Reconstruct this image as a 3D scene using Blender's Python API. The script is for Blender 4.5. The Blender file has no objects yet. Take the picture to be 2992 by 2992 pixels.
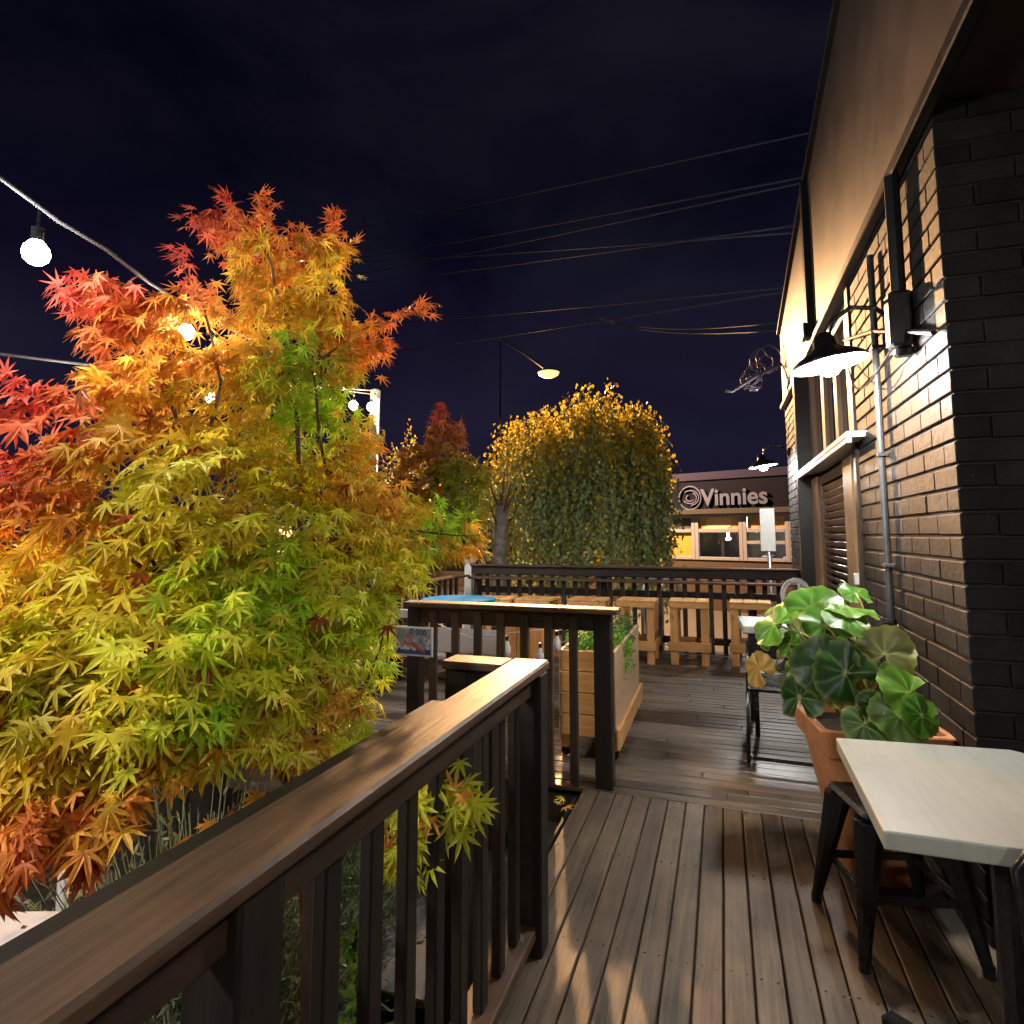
import bpy, bmesh, math, random
import numpy as np
from mathutils import Vector, Matrix
random.seed(7); RNG = np.random.default_rng(11)
SC = bpy.context.scene
COL = SC.collection
R = math.radians
# ---------------------------------------------------------------- camera survey (metres; X right along the far rail, Y along the wall, Z up)
F, CX, CY, EYE = 1800., 1496., 1386., 1.36
K = 2992/1932
_Y = np.array([2110-CX, -(1563-CY), F]); _Y /= np.linalg.norm(_Y)
_Z = np.array([0, F*F/(1563-CY), F]); _Z /= np.linalg.norm(_Z)
_X = np.cross(_Z, _Y)
if _X[0] < 0: _X = -_X
M3 = np.array([_X, _Y, _Z])
E0 = np.array([0, 0, EYE])
def ray(px, py): return M3 @ np.array([px*K-CX, -(py*K-CY), F])
def atz(px, py, z):
    r = ray(px, py); return E0 + r*((z-EYE)/r[2])
def aty(px, py, y):
    r = ray(px, py); return E0 + r*(y/r[1])
def atd(px, py, d): return E0 + ray(px, py)*(d/F)
def pix(p):
    q = M3.T @ (np.asarray(p)-E0); return (CX+F*q[0]/q[2])/K, (CY-F*q[1]/q[2])/K
def lin(c):
    return tuple((v/255/12.92 if v/255 <= .04045 else ((v/255+.055)/1.055)**2.4) for v in c)

# ---------------------------------------------------------------- helpers
def tag(o, label=None, cat=None, group=None, kind=None):
    if label: o['label'] = label
    if cat: o['category'] = cat
    if group: o['group'] = group
    if kind: o['kind'] = kind
    return o
def empty(name, loc=(0, 0, 0), rz=0, label=None, cat=None, group=None):
    o = bpy.data.objects.new(name, None); COL.objects.link(o)
    o.location = loc; o.rotation_euler = (0, 0, rz); o.empty_display_size = .1
    return tag(o, label, cat, group)
def copy_tree(o, parent=None):
    c = o.copy(); COL.objects.link(c)
    if parent: c.parent = parent
    for ch in list(o.children): copy_tree(ch, c)
    return c
class MB:
    def __init__(s): s.v = []; s.f = []; s.var = []; s.col = []
    def raw(s, vs, fs, var=None, col=None):
        n = len(s.v); s.v += [tuple(map(float, p)) for p in vs]; s.f += [tuple(i+n for i in f) for f in fs]
        s.var += [random.random() if var is None else var]*len(vs)
        s.col += [col or (1, 1, 1)]*len(vs)
        return s
    def box(s, lo, hi, bev=.004, rz=0, piv=None, mat=None, var=None, col=None):
        lo = np.minimum(lo, hi).astype(float) if False else np.array(lo, float); hi = np.array(hi, float)
        lo, hi = np.minimum(lo, hi), np.maximum(lo, hi)
        b = min(bev, *( (hi-lo)*.45 ))
        vs = []
        idx = {}
        for ax in range(3):
            for sgn in (0, 1):
                o1, o2 = [a for a in range(3) if a != ax]
                for c1 in (0, 1):
                    for c2 in (0, 1):
                        p = [0, 0, 0]
                        p[ax] = hi[ax] if sgn else lo[ax]
                        p[o1] = hi[o1]-b if c1 else lo[o1]+b
                        p[o2] = hi[o2]-b if c2 else lo[o2]+b
                        cr = [0, 0, 0]; cr[ax] = sgn; cr[o1] = c1; cr[o2] = c2
                        idx[(ax, tuple(cr))] = len(vs); vs.append(p)
        fs = []
        for ax in range(3):
            o1, o2 = [a for a in range(3) if a != ax]
            for sgn in (0, 1):
                q = []
                for c1, c2 in ((0, 0), (1, 0), (1, 1), (0, 1)):
                    cr = [0, 0, 0]; cr[ax] = sgn; cr[o1] = c1; cr[o2] = c2
                    q.append(idx[(ax, tuple(cr))])
                fs.append(q)
        if b > 0:
            for a1 in range(3):
                for a2 in range(a1+1, 3):
                    a3 = 3-a1-a2
                    for c1 in (0, 1):
                        for c2 in (0, 1):
                            q = []
                            for (ax, c3) in ((a1, 0), (a1, 1), (a2, 1), (a2, 0)):
                                cr = [0, 0, 0]; cr[a1] = c1; cr[a2] = c2; cr[a3] = c3
                                q.append(idx[(ax, tuple(cr))])
                            fs.append(q)
            for c in [(i, j, k) for i in (0, 1) for j in (0, 1) for k in (0, 1)]:
                fs.append([idx[(0, c)], idx[(1, c)], idx[(2, c)]])
        if rz or mat is not None:
            m = mat if mat is not None else Matrix.Translation(Vector(piv or (0, 0, 0))) @ Matrix.Rotation(rz, 4, 'Z') @ Matrix.Translation(-Vector(piv or (0, 0, 0)))
            vs = [tuple(m @ Vector(p)) for p in vs]
        return s.raw(vs, fs, var, col)
    def bar(s, a, b, w, h, bev=.003, up=(0, 0, 1), var=None):
        """rectangular bar from a to b, w wide, h high"""
        a, b = Vector(a), Vector(b); d = b-a; L = d.length; d.normalize()
        upv = Vector(up)
        if abs(d.dot(upv)) > .98: upv = Vector((0, 1, 0))
        x = d.cross(upv).normalized(); z = x.cross(d)
        m = Matrix((( x.x, d.x, z.x, a.x), (x.y, d.y, z.y, a.y), (x.z, d.z, z.z, a.z), (0, 0, 0, 1)))
        return s.box((-w/2, 0, -h/2), (w/2, L, h/2), bev, mat=m, var=var)
    def tube(s, pts, r, n=8, cap=True, col=None, var=None):
        pts = [Vector(p) for p in pts]; rs = r if hasattr(r, '__len__') else [r]*len(pts)
        vs = []; fs = []; prev = None
        for i, p in enumerate(pts):
            t = (pts[min(i+1, len(pts)-1)]-pts[max(i-1, 0)]).normalized()
            if prev is None:
                x = t.orthogonal().normalized()
            else:
                x = (prev - t*prev.dot(t))
                x = x.normalized() if x.length > 1e-6 else t.orthogonal().normalized()
            prev = x; y = t.cross(x)
            for k in range(n):
                a = 2*math.pi*k/n; vs.append(p + (x*math.cos(a)+y*math.sin(a))*rs[i])
        for i in range(len(pts)-1):
            for k in range(n):
                k2 = (k+1) % n; fs.append((i*n+k, i*n+k2, (i+1)*n+k2, (i+1)*n+k))
        if cap:
            fs.append(tuple(reversed(range(n)))); fs.append(tuple((len(pts)-1)*n+k for k in range(n)))
        return s.raw(vs, fs, var, col)
    def lathe(s, prof, c=(0, 0, 0), n=24, mat=None, closed=False):
        vs = []; fs = []
        for (r, z) in prof:
            for k in range(n):
                a = 2*math.pi*k/n; vs.append(Vector((c[0]+r*math.cos(a), c[1]+r*math.sin(a), c[2]+z)))
        for i in range(len(prof)-1):
            for k in range(n):
                k2 = (k+1) % n; fs.append((i*n+k, i*n+k2, (i+1)*n+k2, (i+1)*n+k))
        if closed:
            fs.append(tuple(reversed(range(n)))); fs.append(tuple((len(prof)-1)*n+k for k in range(n)))
        if mat is not None: vs = [mat @ v for v in vs]
        return s.raw(vs, fs)
    def prism(s, poly, z0, z1, var=None):
        n = len(poly)
        vs = [(x, y, z0) for x, y in poly]+[(x, y, z1) for x, y in poly]
        fs = [tuple(reversed(range(n))), tuple(range(n, 2*n))]+[(i, (i+1) % n, n+(i+1) % n, n+i) for i in range(n)]
        return s.raw(vs, fs, var)
    def xform(s, m):
        s.v = [tuple(m @ Vector(p)) for p in s.v]; return s
    def build(s, name, mat, parent=None, smooth=False, loc=None, bevel=0, rz=0):
        me = bpy.data.meshes.new(name); me.from_pydata(s.v, [], s.f); me.update()
        bm = bmesh.new(); bm.from_mesh(me); bmesh.ops.recalc_face_normals(bm, faces=bm.faces); bm.to_mesh(me); bm.free()
        a = me.attributes.new('var', 'FLOAT', 'POINT'); a.data.foreach_set('value', s.var)
        c = me.attributes.new('Col', 'FLOAT_COLOR', 'POINT')
        c.data.foreach_set('color', [x for q in s.col for x in (q[0], q[1], q[2], 1)])
        if smooth: me.polygons.foreach_set('use_smooth', [True]*len(me.polygons))
        me.materials.append(mat)
        o = bpy.data.objects.new(name, me); COL.objects.link(o)
        if parent: o.parent = parent
        if loc is not None: o.location = loc
        o.rotation_euler = (0, 0, rz)
        if bevel:
            m = o.modifiers.new('edge', 'BEVEL'); m.width = bevel; m.segments = 2; m.limit_method = 'ANGLE'
        return o
def raw_mesh(name, v, f, mat, col=None, parent=None, smooth=False):
    """big leaf meshes, no normal recalculation"""
    me = bpy.data.meshes.new(name); me.from_pydata(v, [], f); me.update()
    if col is not None:
        c = me.attributes.new('Col', 'FLOAT_COLOR', 'POINT')
        c.data.foreach_set('color', np.concatenate([col, np.ones((len(col), 1))], 1).astype(np.float32).ravel())
    if smooth: me.polygons.foreach_set('use_smooth', [True]*len(me.polygons))
    me.materials.append(mat)
    o = bpy.data.objects.new(name, me); COL.objects.link(o)
    if parent: o.parent = parent
    return o

# ---------------------------------------------------------------- materials
def newmat(name):
    m = bpy.data.materials.new(name); m.use_nodes = True; nt = m.node_tree; nt.nodes.clear()
    out = nt.nodes.new('ShaderNodeOutputMaterial'); b = nt.nodes.new('ShaderNodeBsdfPrincipled')
    nt.links.new(b.outputs[0], out.inputs[0]); return m, nt, b, out
def N(nt, t, **kw):
    n = nt.nodes.new(t)
    for k, v in kw.items():
        if k in n.inputs.keys(): n.inputs[k].default_value = v
        else: setattr(n, k, v)
    return n
def plain(name, c, rough=.5, metal=0, noise=0., scale=20, bump=0, spec=.5, coat=0, trans=0):
    m, nt, b, out = newmat(name); L = nt.links.new
    b.inputs['Roughness'].default_value = rough; b.inputs['Metallic'].default_value = metal
    b.inputs['Specular IOR Level'].default_value = spec; b.inputs['Coat Weight'].default_value = coat
    b.inputs['Base Color'].default_value = (*c, 1)
    tc = N(nt, 'ShaderNodeTexCoord'); nz = N(nt, 'ShaderNodeTexNoise', Scale=scale, Detail=6, Roughness=.65); L(tc.outputs['Object'], nz.inputs['Vector'])
    if noise:
        r = N(nt, 'ShaderNodeValToRGB'); r.color_ramp.elements[0].position = .3; r.color_ramp.elements[1].position = .7
        r.color_ramp.elements[0].color = (*[x*(1-noise) for x in c], 1); r.color_ramp.elements[1].color = (*[min(1, x*(1+noise)) for x in c], 1)
        L(nz.outputs['Fac'], r.inputs[0]); L(r.outputs[0], b.inputs['Base Color'])
        mr = N(nt, 'ShaderNodeMapRange'); mr.inputs[3].default_value = max(.05, rough-.12); mr.inputs[4].default_value = min(1, rough+.12)
        L(nz.outputs['Fac'], mr.inputs[0]); L(mr.outputs[0], b.inputs['Roughness'])
    if bump:
        bp = N(nt, 'ShaderNodeBump', Strength=bump, Distance=.01); L(nz.outputs['Fac'], bp.inputs['Height']); L(bp.outputs[0], b.inputs['Normal'])
    return m
def wood(name, c1, c2, axis='Y', rough=.55, scale=1., spec=.4, var=.35, bump=.25, wet=0, knots=0):
    m, nt, b, out = newmat(name); L = nt.links.new
    tc = N(nt, 'ShaderNodeTexCoord'); at = N(nt, 'ShaderNodeAttribute', attribute_name='var')
    mul = N(nt, 'ShaderNodeVectorMath', operation='SCALE'); mul.inputs[0].default_value = (31, 17, 23); L(at.outputs['Fac'], mul.inputs['Scale'])
    add = N(nt, 'ShaderNodeVectorMath', operation='ADD'); L(tc.outputs['Object'], add.inputs[0]); L(mul.outputs[0], add.inputs[1])
    mp = N(nt, 'ShaderNodeMapping'); s = [55*scale]*3; s['XYZ'.index(axis)] = 2.2*scale; mp.inputs['Scale'].default_value = s; L(add.outputs[0], mp.inputs['Vector'])
    n1 = N(nt, 'ShaderNodeTexNoise', Scale=1., Detail=8, Roughness=.7, Distortion=.6); L(mp.outputs[0], n1.inputs['Vector'])
    n2 = N(nt, 'ShaderNodeTexNoise', Scale=3.5*scale, Detail=5, Roughness=.6); L(add.outputs[0], n2.inputs['Vector'])
    mx = N(nt, 'ShaderNodeMath', operation='MULTIPLY_ADD'); L(n1.outputs['Fac'], mx.inputs[0]); mx.inputs[1].default_value = .65
    sc = N(nt, 'ShaderNodeMath', operation='MULTIPLY'); L(n2.outputs['Fac'], sc.inputs[0]); sc.inputs[1].default_value = .35; L(sc.outputs[0], mx.inputs[2])
    r = N(nt, 'ShaderNodeValToRGB'); e = r.color_ramp.elements
    e[0].position = .34; e[0].color = (*c1, 1); e[1].position = .66; e[1].color = (*c2, 1)
    L(mx.outputs[0], r.inputs[0])
    hv = N(nt, 'ShaderNodeMapRange'); hv.inputs[3].default_value = 1-var; hv.inputs[4].default_value = 1+var; L(at.outputs['Fac'], hv.inputs[0])
    cm = N(nt, 'ShaderNodeVectorMath', operation='SCALE'); L(r.outputs[0], cm.inputs[0]); L(hv.outputs[0], cm.inputs['Scale'])
    last = cm.outputs[0]
    if knots:
        vo = N(nt, 'ShaderNodeTexVoronoi', Scale=5.0); kp = N(nt, 'ShaderNodeMapping'); ks = [1.6]*3; ks['XYZ'.index(axis)] = .7; kp.inputs['Scale'].default_value = ks
        L(add.outputs[0], kp.inputs['Vector']); L(kp.outputs[0], vo.inputs['Vector'])
        kr = N(nt, 'ShaderNodeValToRGB'); kr.color_ramp.elements[0].position = .04; kr.color_ramp.elements[0].color = (.25, .14, .08, 1); kr.color_ramp.elements[1].position = .13; kr.color_ramp.elements[1].color = (1, 1, 1, 1)
        L(vo.outputs['Distance'], kr.inputs[0])
        km = N(nt, 'ShaderNodeVectorMath', operation='MULTIPLY'); L(last, km.inputs[0]); L(kr.outputs[0], km.inputs[1]); last = km.outputs[0]
    rr = N(nt, 'ShaderNodeMapRange'); rr.inputs[3].default_value = rough+.15; rr.inputs[4].default_value = rough-.12; L(n2.outputs['Fac'], rr.inputs[0])
    ro = rr.outputs[0]
    if wet:
        w = N(nt, 'ShaderNodeTexNoise', Scale=1.15, Detail=4, Roughness=.55); wm = N(nt, 'ShaderNodeMapping'); wm.inputs['Scale'].default_value = (.55, 2.2, 1); wm.inputs['Location'].default_value = (3.1, .4, 0)
        L(tc.outputs['Object'], wm.inputs['Vector']); L(wm.outputs[0], w.inputs['Vector'])
        wr = N(nt, 'ShaderNodeValToRGB'); wr.color_ramp.elements[0].position = .45; wr.color_ramp.elements[1].position = .57; L(w.outputs['Fac'], wr.inputs[0])
        dm = N(nt, 'ShaderNodeMix', data_type='RGBA', blend_type='MULTIPLY'); dm.inputs[0].default_value = wet; L(last, dm.inputs[6])
        inv = N(nt, 'ShaderNodeValToRGB'); inv.color_ramp.elements[0].color = (1, 1, 1, 1); inv.color_ramp.elements[1].color = (.3, .3, .3, 1); L(wr.outputs[0], inv.inputs[0]); L(inv.outputs[0], dm.inputs[7])
        last = dm.outputs[2]
        wx = N(nt, 'ShaderNodeMix', data_type='FLOAT'); L(wr.outputs[0], wx.inputs[0]); L(ro, wx.inputs[2]); wx.inputs[3].default_value = rough-.22
        ro = wx.outputs[0]
    L(last, b.inputs['Base Color']); L(ro, b.inputs['Roughness'])
    b.inputs['Specular IOR Level'].default_value = spec
    bp = N(nt, 'ShaderNodeBump', Strength=bump, Distance=.004); L(n1.outputs['Fac'], bp.inputs['Height']); L(bp.outputs[0], b.inputs['Normal'])
    return m
def emit(name, c, s):
    m, nt, b, out = newmat(name); b.inputs['Base Color'].default_value = (.8, .8, .8, 1)
    b.inputs['Emission Color'].default_value = (*c, 1); b.inputs['Emission Strength'].default_value = s
    try: m.cycles.emission_sampling = 'NONE'
    except Exception: pass
    return m
def leafmat(name, tr=.35, rough=.45, spec=.3, veins=False):
    m, nt, b, out = newmat(name); L = nt.links.new
    at = N(nt, 'ShaderNodeAttribute', attribute_name='Col')
    tc = N(nt, 'ShaderNodeTexCoord'); nz = N(nt, 'ShaderNodeTexNoise', Scale=60, Detail=3); L(tc.outputs['Object'], nz.inputs['Vector'])
    mr = N(nt, 'ShaderNodeMapRange'); mr.inputs[1].default_value = .3; mr.inputs[2].default_value = .7; mr.inputs[3].default_value = .82; mr.inputs[4].default_value = 1.15; L(nz.outputs['Fac'], mr.inputs[0])
    sc = N(nt, 'ShaderNodeVectorMath', operation='SCALE'); L(at.outputs['Color'], sc.inputs[0]); L(mr.outputs[0], sc.inputs['Scale'])
    L(sc.outputs[0], b.inputs['Base Color']); b.inputs['Roughness'].default_value = rough; b.inputs['Specular IOR Level'].default_value = spec
    t = N(nt, 'ShaderNodeBsdfTranslucent'); L(sc.outputs[0], t.inputs['Color'])
    mx = N(nt, 'ShaderNodeMixShader'); mx.inputs[0].default_value = tr; L(b.outputs[0], mx.inputs[1]); L(t.outputs[0], mx.inputs[2]); L(mx.outputs[0], out.inputs[0])
    return m
def glass(name, c=(.02, .02, .025)):
    return plain(name, c, .04, 0, spec=.6)
MT = dict(
  cap_y=wood('rail_cap_y', (.036, .019, .010), (.165, .090, .046), 'Y', .48, var=.12, bump=.45, knots=1),
  cap_x=wood('rail_cap_x', (.040, .022, .012), (.15, .086, .046), 'X', .5, var=.12, bump=.4, knots=1),
  dark_x=wood('stained_x', (.012, .008, .006), (.045, .027, .018), 'X', .55, var=.25),
  dark_y=wood('stained_y', (.020, .012, .008), (.075, .042, .025), 'Y', .5, var=.2),
  dark_z=wood('stained_z', (.006, .0045, .0035), (.024, .017, .012), 'Z', .5, var=.3),
  slat=wood('stained_slat', (.025, .017, .012), (.10, .066, .046), 'Z', .55, var=.3),
  deck_y=wood('deck_boards_near', (.026, .018, .011), (.175, .122, .076), 'Y', .5, scale=.8, var=.28, bump=.6),
  deck_x=wood('deck_boards_far', (.045, .032, .021), (.20, .148, .103), 'X', .52, scale=.8, var=.25, bump=.45, wet=.85),
  pine_x=wood('pine_x', (.50, .22, .06), (.86, .49, .19), 'X', .55, scale=.7, var=.18, knots=1),
  pine_y=wood('pine_y', (.50, .22, .06), (.86, .49, .19), 'Y', .55, scale=.7, var=.18, knots=1),
  pine_z=wood('pine_z', (.48, .21, .055), (.82, .45, .17), 'Z', .55, scale=.7, var=.18, knots=1),
  brick=None, black=plain('black_paint', (.012, .012, .013), .35, noise=.3, scale=30),
  blackmetal=plain('black_steel', (.010, .010, .011), .25, 0, noise=.25, scale=40, spec=.6),
  white=plain('white_paint', (.72, .72, .70), .45, noise=.08, scale=15),
  steel=plain('galvanised', (.45, .46, .47), .38, .8, noise=.15, scale=30),
)
LP1, LP2, FB, FN, PEN, SOD, SKYS, EXPO = 165, 240, 18, 205, 34, 8500, .35, 1.35
# ================================================================ SETTING
XW, YC, CRS = .80, 2.58, .086          # wall plane, brick corner, brick course
asphalt = plain('asphalt', (.040, .038, .036), .75, noise=.35, scale=9, bump=.3)
soil = plain('garden_soil', (.045, .034, .024), .9, noise=.5, scale=14, bump=.6)
paveM = plain('concrete_paving', (.10, .085, .07), .8, noise=.25, scale=6, bump=.2)
MB().raw([(-400, -400, -.95), (400, -400, -.95), (400, 400, -.95), (-400, 400, -.95)], [(0, 1, 2, 3)]).build('street', asphalt)['kind'] = 'structure'
MB().box((-9, -4, -.94), (-.74, 8.4, -.62), .02).build('garden_bed', soil)['kind'] = 'structure'
MB().box((-12, 8.45, -.94), (9, 11.2, -.82), .02).build('footpath', paveM)['kind'] = 'structure'
b = MB()
for k in range(60):                                            # far shop side kerb and footpath, turned with the shop front
    pass
SCR = MB()
# ---- deck: near boards run along the wall, far boards run across
b = MB(); seam0, pitch = -.574, .0893
for k in range(-2, 34):
    x0 = seam0+k*pitch
    dz = random.uniform(-.0012, .0012)
    b.box((x0+.0025, -2.6, -.024+dz), (x0+pitch-.0025, 3.405+random.uniform(-.004, .004), dz), .004)
    for yy in (3.372, 2.78, 2.18, 1.58, .98):
        for q in (.022, .067):
            SCR.lathe([(.001, .0016), (.0035, .0016), (.0035, -.002)], (x0+q+random.uniform(-.003, .003), yy+random.uniform(-.006, .006), 0), n=8)
b.box((-.76, -2.6, -.30), (2.6, 3.40, -.05), 0)
dk = b.build('deck', MT['deck_y']); dk['kind'] = 'structure'
so = SCR.build('screws', plain('rusty_screw', (.03, .022, .018), .6), dk); so['kind'] = 'stuff'
b = MB(); y = 3.41; k = 0
while y < 7.65:
    dz = random.uniform(-.0015, .0015)
    cut = random.uniform(-1.8, .2)
    b.box((-3.15, y+.0025, -.024+dz), (cut-.002, y+.0868, dz), .004); b.box((cut+.002, y+.0025, -.024+dz), (.86, y+.0868, dz), .004)
    y += .0893
b.box((-3.15, 3.42, -.30), (.86, 7.66, -.05), 0)
b.build('deck_floor', MT['deck_x'])['kind'] = 'structure'
# timber deck steps between the two railings, going down to the garden
b = MB()
for i in range(4):
    b.box((-.775-.27*(i+1), 2.20, -.17*(i+1)-.03), (-.775-.27*i, 3.36, -.17*(i+1)), .005)
    b.box((-.775-.27*i-.02, 2.20, -.17*(i+1)+.002), (-.775-.27*i-.002, 3.36, -.17*i-.03), .003)
st = b.build('deck_steps', MT['dark_z']); tag(st, 'dark timber steps going down to the garden between the two railings', 'steps')

# ================================================================ RAILINGS
def railing(name, label): return empty(name, (0, 0, 0), 0, label, 'railing')
# near railing, along the wall direction, with its short return
RZ = .925
r1 = railing('deck_railing', 'brown deck railing with a broad worn handrail running past the maple to a corner post')
MB().box((-.715, -.9, RZ-.032), (-.585, 2.135, RZ), .007).build('handrail', MT['cap_y'], r1)
MB().box((-.945, 2.005, RZ-.030), (-.717, 2.135, RZ-.002), .006).build('handrail', MT['cap_x'], r1)['label'] = 'short worn return of the handrail at the corner'
MB().box((-.677, -.9, RZ-.105), (-.620, 2.10, RZ-.034), .006).build('top_rail', MT['dark_y'], r1)
MB().box((-.93, 2.035, RZ-.10), (-.68, 2.09, RZ-.032), .006).build('top_rail', MT['dark_x'], r1)
MB().box((-.715, -.9, .055), (-.610, 2.05, .095), .006).build('bottom_rail', MT['cap_y'], r1)
for (x, y) in ((-.640, 2.085), (-.648, .73), (-.648, -.55)):
    MB().box((x-.048, y-.045, -.05), (x+.048, y+.045, RZ-.034 if y < 1 else RZ-.034), .006).build('post', MT['dark_z'], r1)
MB().box((-.94, 2.03, -.75), (-.85, 2.115, RZ-.032), .006).build('post', MT['dark_z'], r1)
for i in range(8):
    y = 1.945-.142*i
    if abs(y-.73) < .05: continue
    MB().box((-.668, y-.024, .095), (-.640, y+.024, RZ-.105), .004).build('baluster', MT['dark_z'], r1)
for y in (.22, .08, -.06, -.20, -.34):
    MB().box((-.668, y-.024, .095), (-.640, y+.024, RZ-.105), .004).build('baluster', MT['dark_z'], r1)
MB().box((-.79, 2.045, .30), (-.745, 2.09, RZ-.10), .004).build('baluster', MT['dark_z'], r1)
# low garden rail beyond it
r2 = railing('garden_rail', 'low dark timber rail running beside the maple, lower than the worn handrail')
MB().box((-.985, .55, .735), (-.915, 2.02, .785), .006).build('rail', MT['dark_z'], r2)
for y in (.60, 1.35): MB().box((-.975, y-.035, -.75), (-.925, y+.035, .735), .005).build('post', MT['dark_z'], r2)
# middle railing, across the far deck
MZ, MY = .955, 3.47
r3 = railing('cross_railing', 'dark slatted railing across the deck holding the painted lobster board')
MB().box((-1.86, MY-.075, MZ-.03), (-.552, MY+.065, MZ), .006).build('handrail', MT['cap_x'], r3)
MB().box((-1.84, MY-.03, MZ-.125), (-.60, MY+.03, MZ-.032), .005).build('top_rail', MT['dark_x'], r3)
MB().box((-.690, MY-.045, -.02), (-.595, MY+.05, MZ-.031), .006).build('post', MT['dark_z'], r3)
MB().box((-1.84, MY-.045, -.75), (-1.76, MY+.045, MZ-.031), .006).build('post', MT['dark_z'], r3)
for i in range(8):
    x = -.803-.1432*i
    if x > -1.78:
        MB().box((x-.0245, MY-.052, -.02 if i < 3 else -.30), (x+.0245, MY-.028, MZ-.05), .004).build('baluster', MT['slat'], r3)
# far railing: top beam, counter ledge, slats
FY = 7.50
r4 = railing('counter_railing', 'long dark slatted railing with a counter ledge behind the pine stools')
MB().box((-3.10, FY+.02, .855), (.80, FY+.07, .958), .006).build('top_beam', MT['dark_x'], r4)
MB().box((-3.12, FY-.02, .960), (.80, FY+.11, .985), .005).build('handrail', MT['cap_x'], r4)
MB().box((-3.08, FY-.18, .805), (.79, FY+.018, .832), .005).build('counter_ledge', MT['cap_x'], r4)
MB().box((-3.08, FY+.075, .10), (.80, FY+.115, .18), .005).build('bottom_rail', MT['dark_x'], r4)
MB().box((-3.08, FY+.075, .62), (.80, FY+.115, .70), .005).build('middle_rail', MT['dark_x'], r4)
nsl = 0
x = .58
while x > -3.05:
    MB().box((x-.026, FY+.045, -.05), (x+.026, FY+.073, .853), .004).build('baluster', MT['slat'], r4); x -= .145; nsl += 1
for x in (-3.07, -1.4, .30): MB().box((x-.045, FY+.117, -.9), (x+.045, FY+.2, .955), .006).build('post', MT['dark_z'], r4)
# left side railing of the far deck
r5 = railing('side_railing', 'short slatted railing with a wide ledge running back behind the blue table')
MB().box((-3.22, 4.6, .835), (-3.04, FY-.19, .860), .005).build('ledge', MT['cap_y'], r5)
MB().box((-3.16, 4.6, .10), (-3.12, FY-.19, .18), .005).build('bottom_rail', MT['dark_y'], r5)
y = 4.7
while y < FY-.25:
    MB().box((-3.155, y-.026, -.05), (-3.125, y+.026, .833), .004).build('baluster', MT['slat'], r5); y += .16
cp = empty('corner_post', (-3.16, FY+.06, -.9), 0, 'white post with a square cap at the corner of the far railing', 'post')
MB().box((-.05, -.05, 0), (.05, .05, 1.90), .008).build('shaft', MT['white'], cp)
MB().box((-.075, -.075, 1.90), (.075, .075, 2.02), .012).build('cap', MT['white'], cp)

# ================================================================ BRICK BUILDING
def brickmat():
    m, nt, b, out = newmat('painted_brick'); L = nt.links.new
    at = N(nt, 'ShaderNodeAttribute', attribute_name='var'); tc = N(nt, 'ShaderNodeTexCoord')
    n1 = N(nt, 'ShaderNodeTexNoise', Scale=28, Detail=8, Roughness=.7); L(tc.outputs['Object'], n1.inputs['Vector'])
    n2 = N(nt, 'ShaderNodeTexNoise', Scale=4, Detail=5, Roughness=.6); L(tc.outputs['Object'], n2.inputs['Vector'])
    r = N(nt, 'ShaderNodeValToRGB'); r.color_ramp.elements[0].position = .35; r.color_ramp.elements[1].position = .7
    r.color_ramp.elements[0].color = (.012, .0115, .0115, 1); r.color_ramp.elements[1].color = (.028, .026, .026, 1); L(n2.outputs['Fac'], r.inputs[0])
    mr = N(nt, 'ShaderNodeMapRange'); mr.inputs[3].default_value = .72; mr.inputs[4].default_value = 1.3; L(at.outputs['Fac'], mr.inputs[0])
    s = N(nt, 'ShaderNodeVectorMath', operation='SCALE'); L(r.outputs[0], s.inputs[0]); L(mr.outputs[0], s.inputs['Scale']); L(s.outputs[0], b.inputs['Base Color'])
    rr = N(nt, 'ShaderNodeMapRange'); rr.inputs[3].default_value = .42; rr.inputs[4].default_value = .68; L(n1.outputs['Fac'], rr.inputs[0]); L(rr.outputs[0], b.inputs['Roughness'])
    b.inputs['Specular IOR Level'].default_value = .13
    vo = N(nt, 'ShaderNodeTexVoronoi', Scale=13.0, Randomness=1.0); L(tc.outputs['Object'], vo.inputs['Vector'])
    sr = N(nt, 'ShaderNodeValToRGB'); sr.color_ramp.elements[0].position = .035; sr.color_ramp.elements[0].color = (1, 1, 1, 1); sr.color_ramp.elements[1].position = .06; sr.color_ramp.elements[1].color = (0, 0, 0, 1); L(vo.outputs['Distance'], sr.inputs[0])
    n3 = N(nt, 'ShaderNodeTexNoise', Scale=2.3, Detail=2); L(tc.outputs['Object'], n3.inputs['Vector'])
    gt = N(nt, 'ShaderNodeMath', operation='GREATER_THAN'); gt.inputs[1].default_value = .56; L(n3.outputs['Fac'], gt.inputs[0])
    ml = N(nt, 'ShaderNodeMath', operation='MULTIPLY'); L(sr.outputs[0], ml.inputs[0]); L(gt.outputs[0], ml.inputs[1])
    cm = N(nt, 'ShaderNodeMix', data_type='RGBA'); L(ml.outputs[0], cm.inputs[0]); L(s.outputs[0], cm.inputs[6]); cm.inputs[7].default_value = (.28, .27, .26, 1); L(cm.outputs[2], b.inputs['Base Color'])
    bp = N(nt, 'ShaderNodeBump', Strength=.55, Distance=.008); L(n1.outputs['Fac'], bp.inputs['Height']); L(bp.outputs[0], b.inputs['Normal'])
    return m
BR = brickmat()
mortar = plain('black_mortar', (.018, .016, .015), .8, noise=.3, scale=60, bump=.4)
panelM = plain('rendered_panel', (.058, .040, .031), .5, noise=.35, scale=2.6, bump=.18, spec=.45)
bld = empty('brick_building', (XW, YC, 0), 0, 'dark painted brick pub wall with a louvred door and a smooth raking parapet', 'building')
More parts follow.
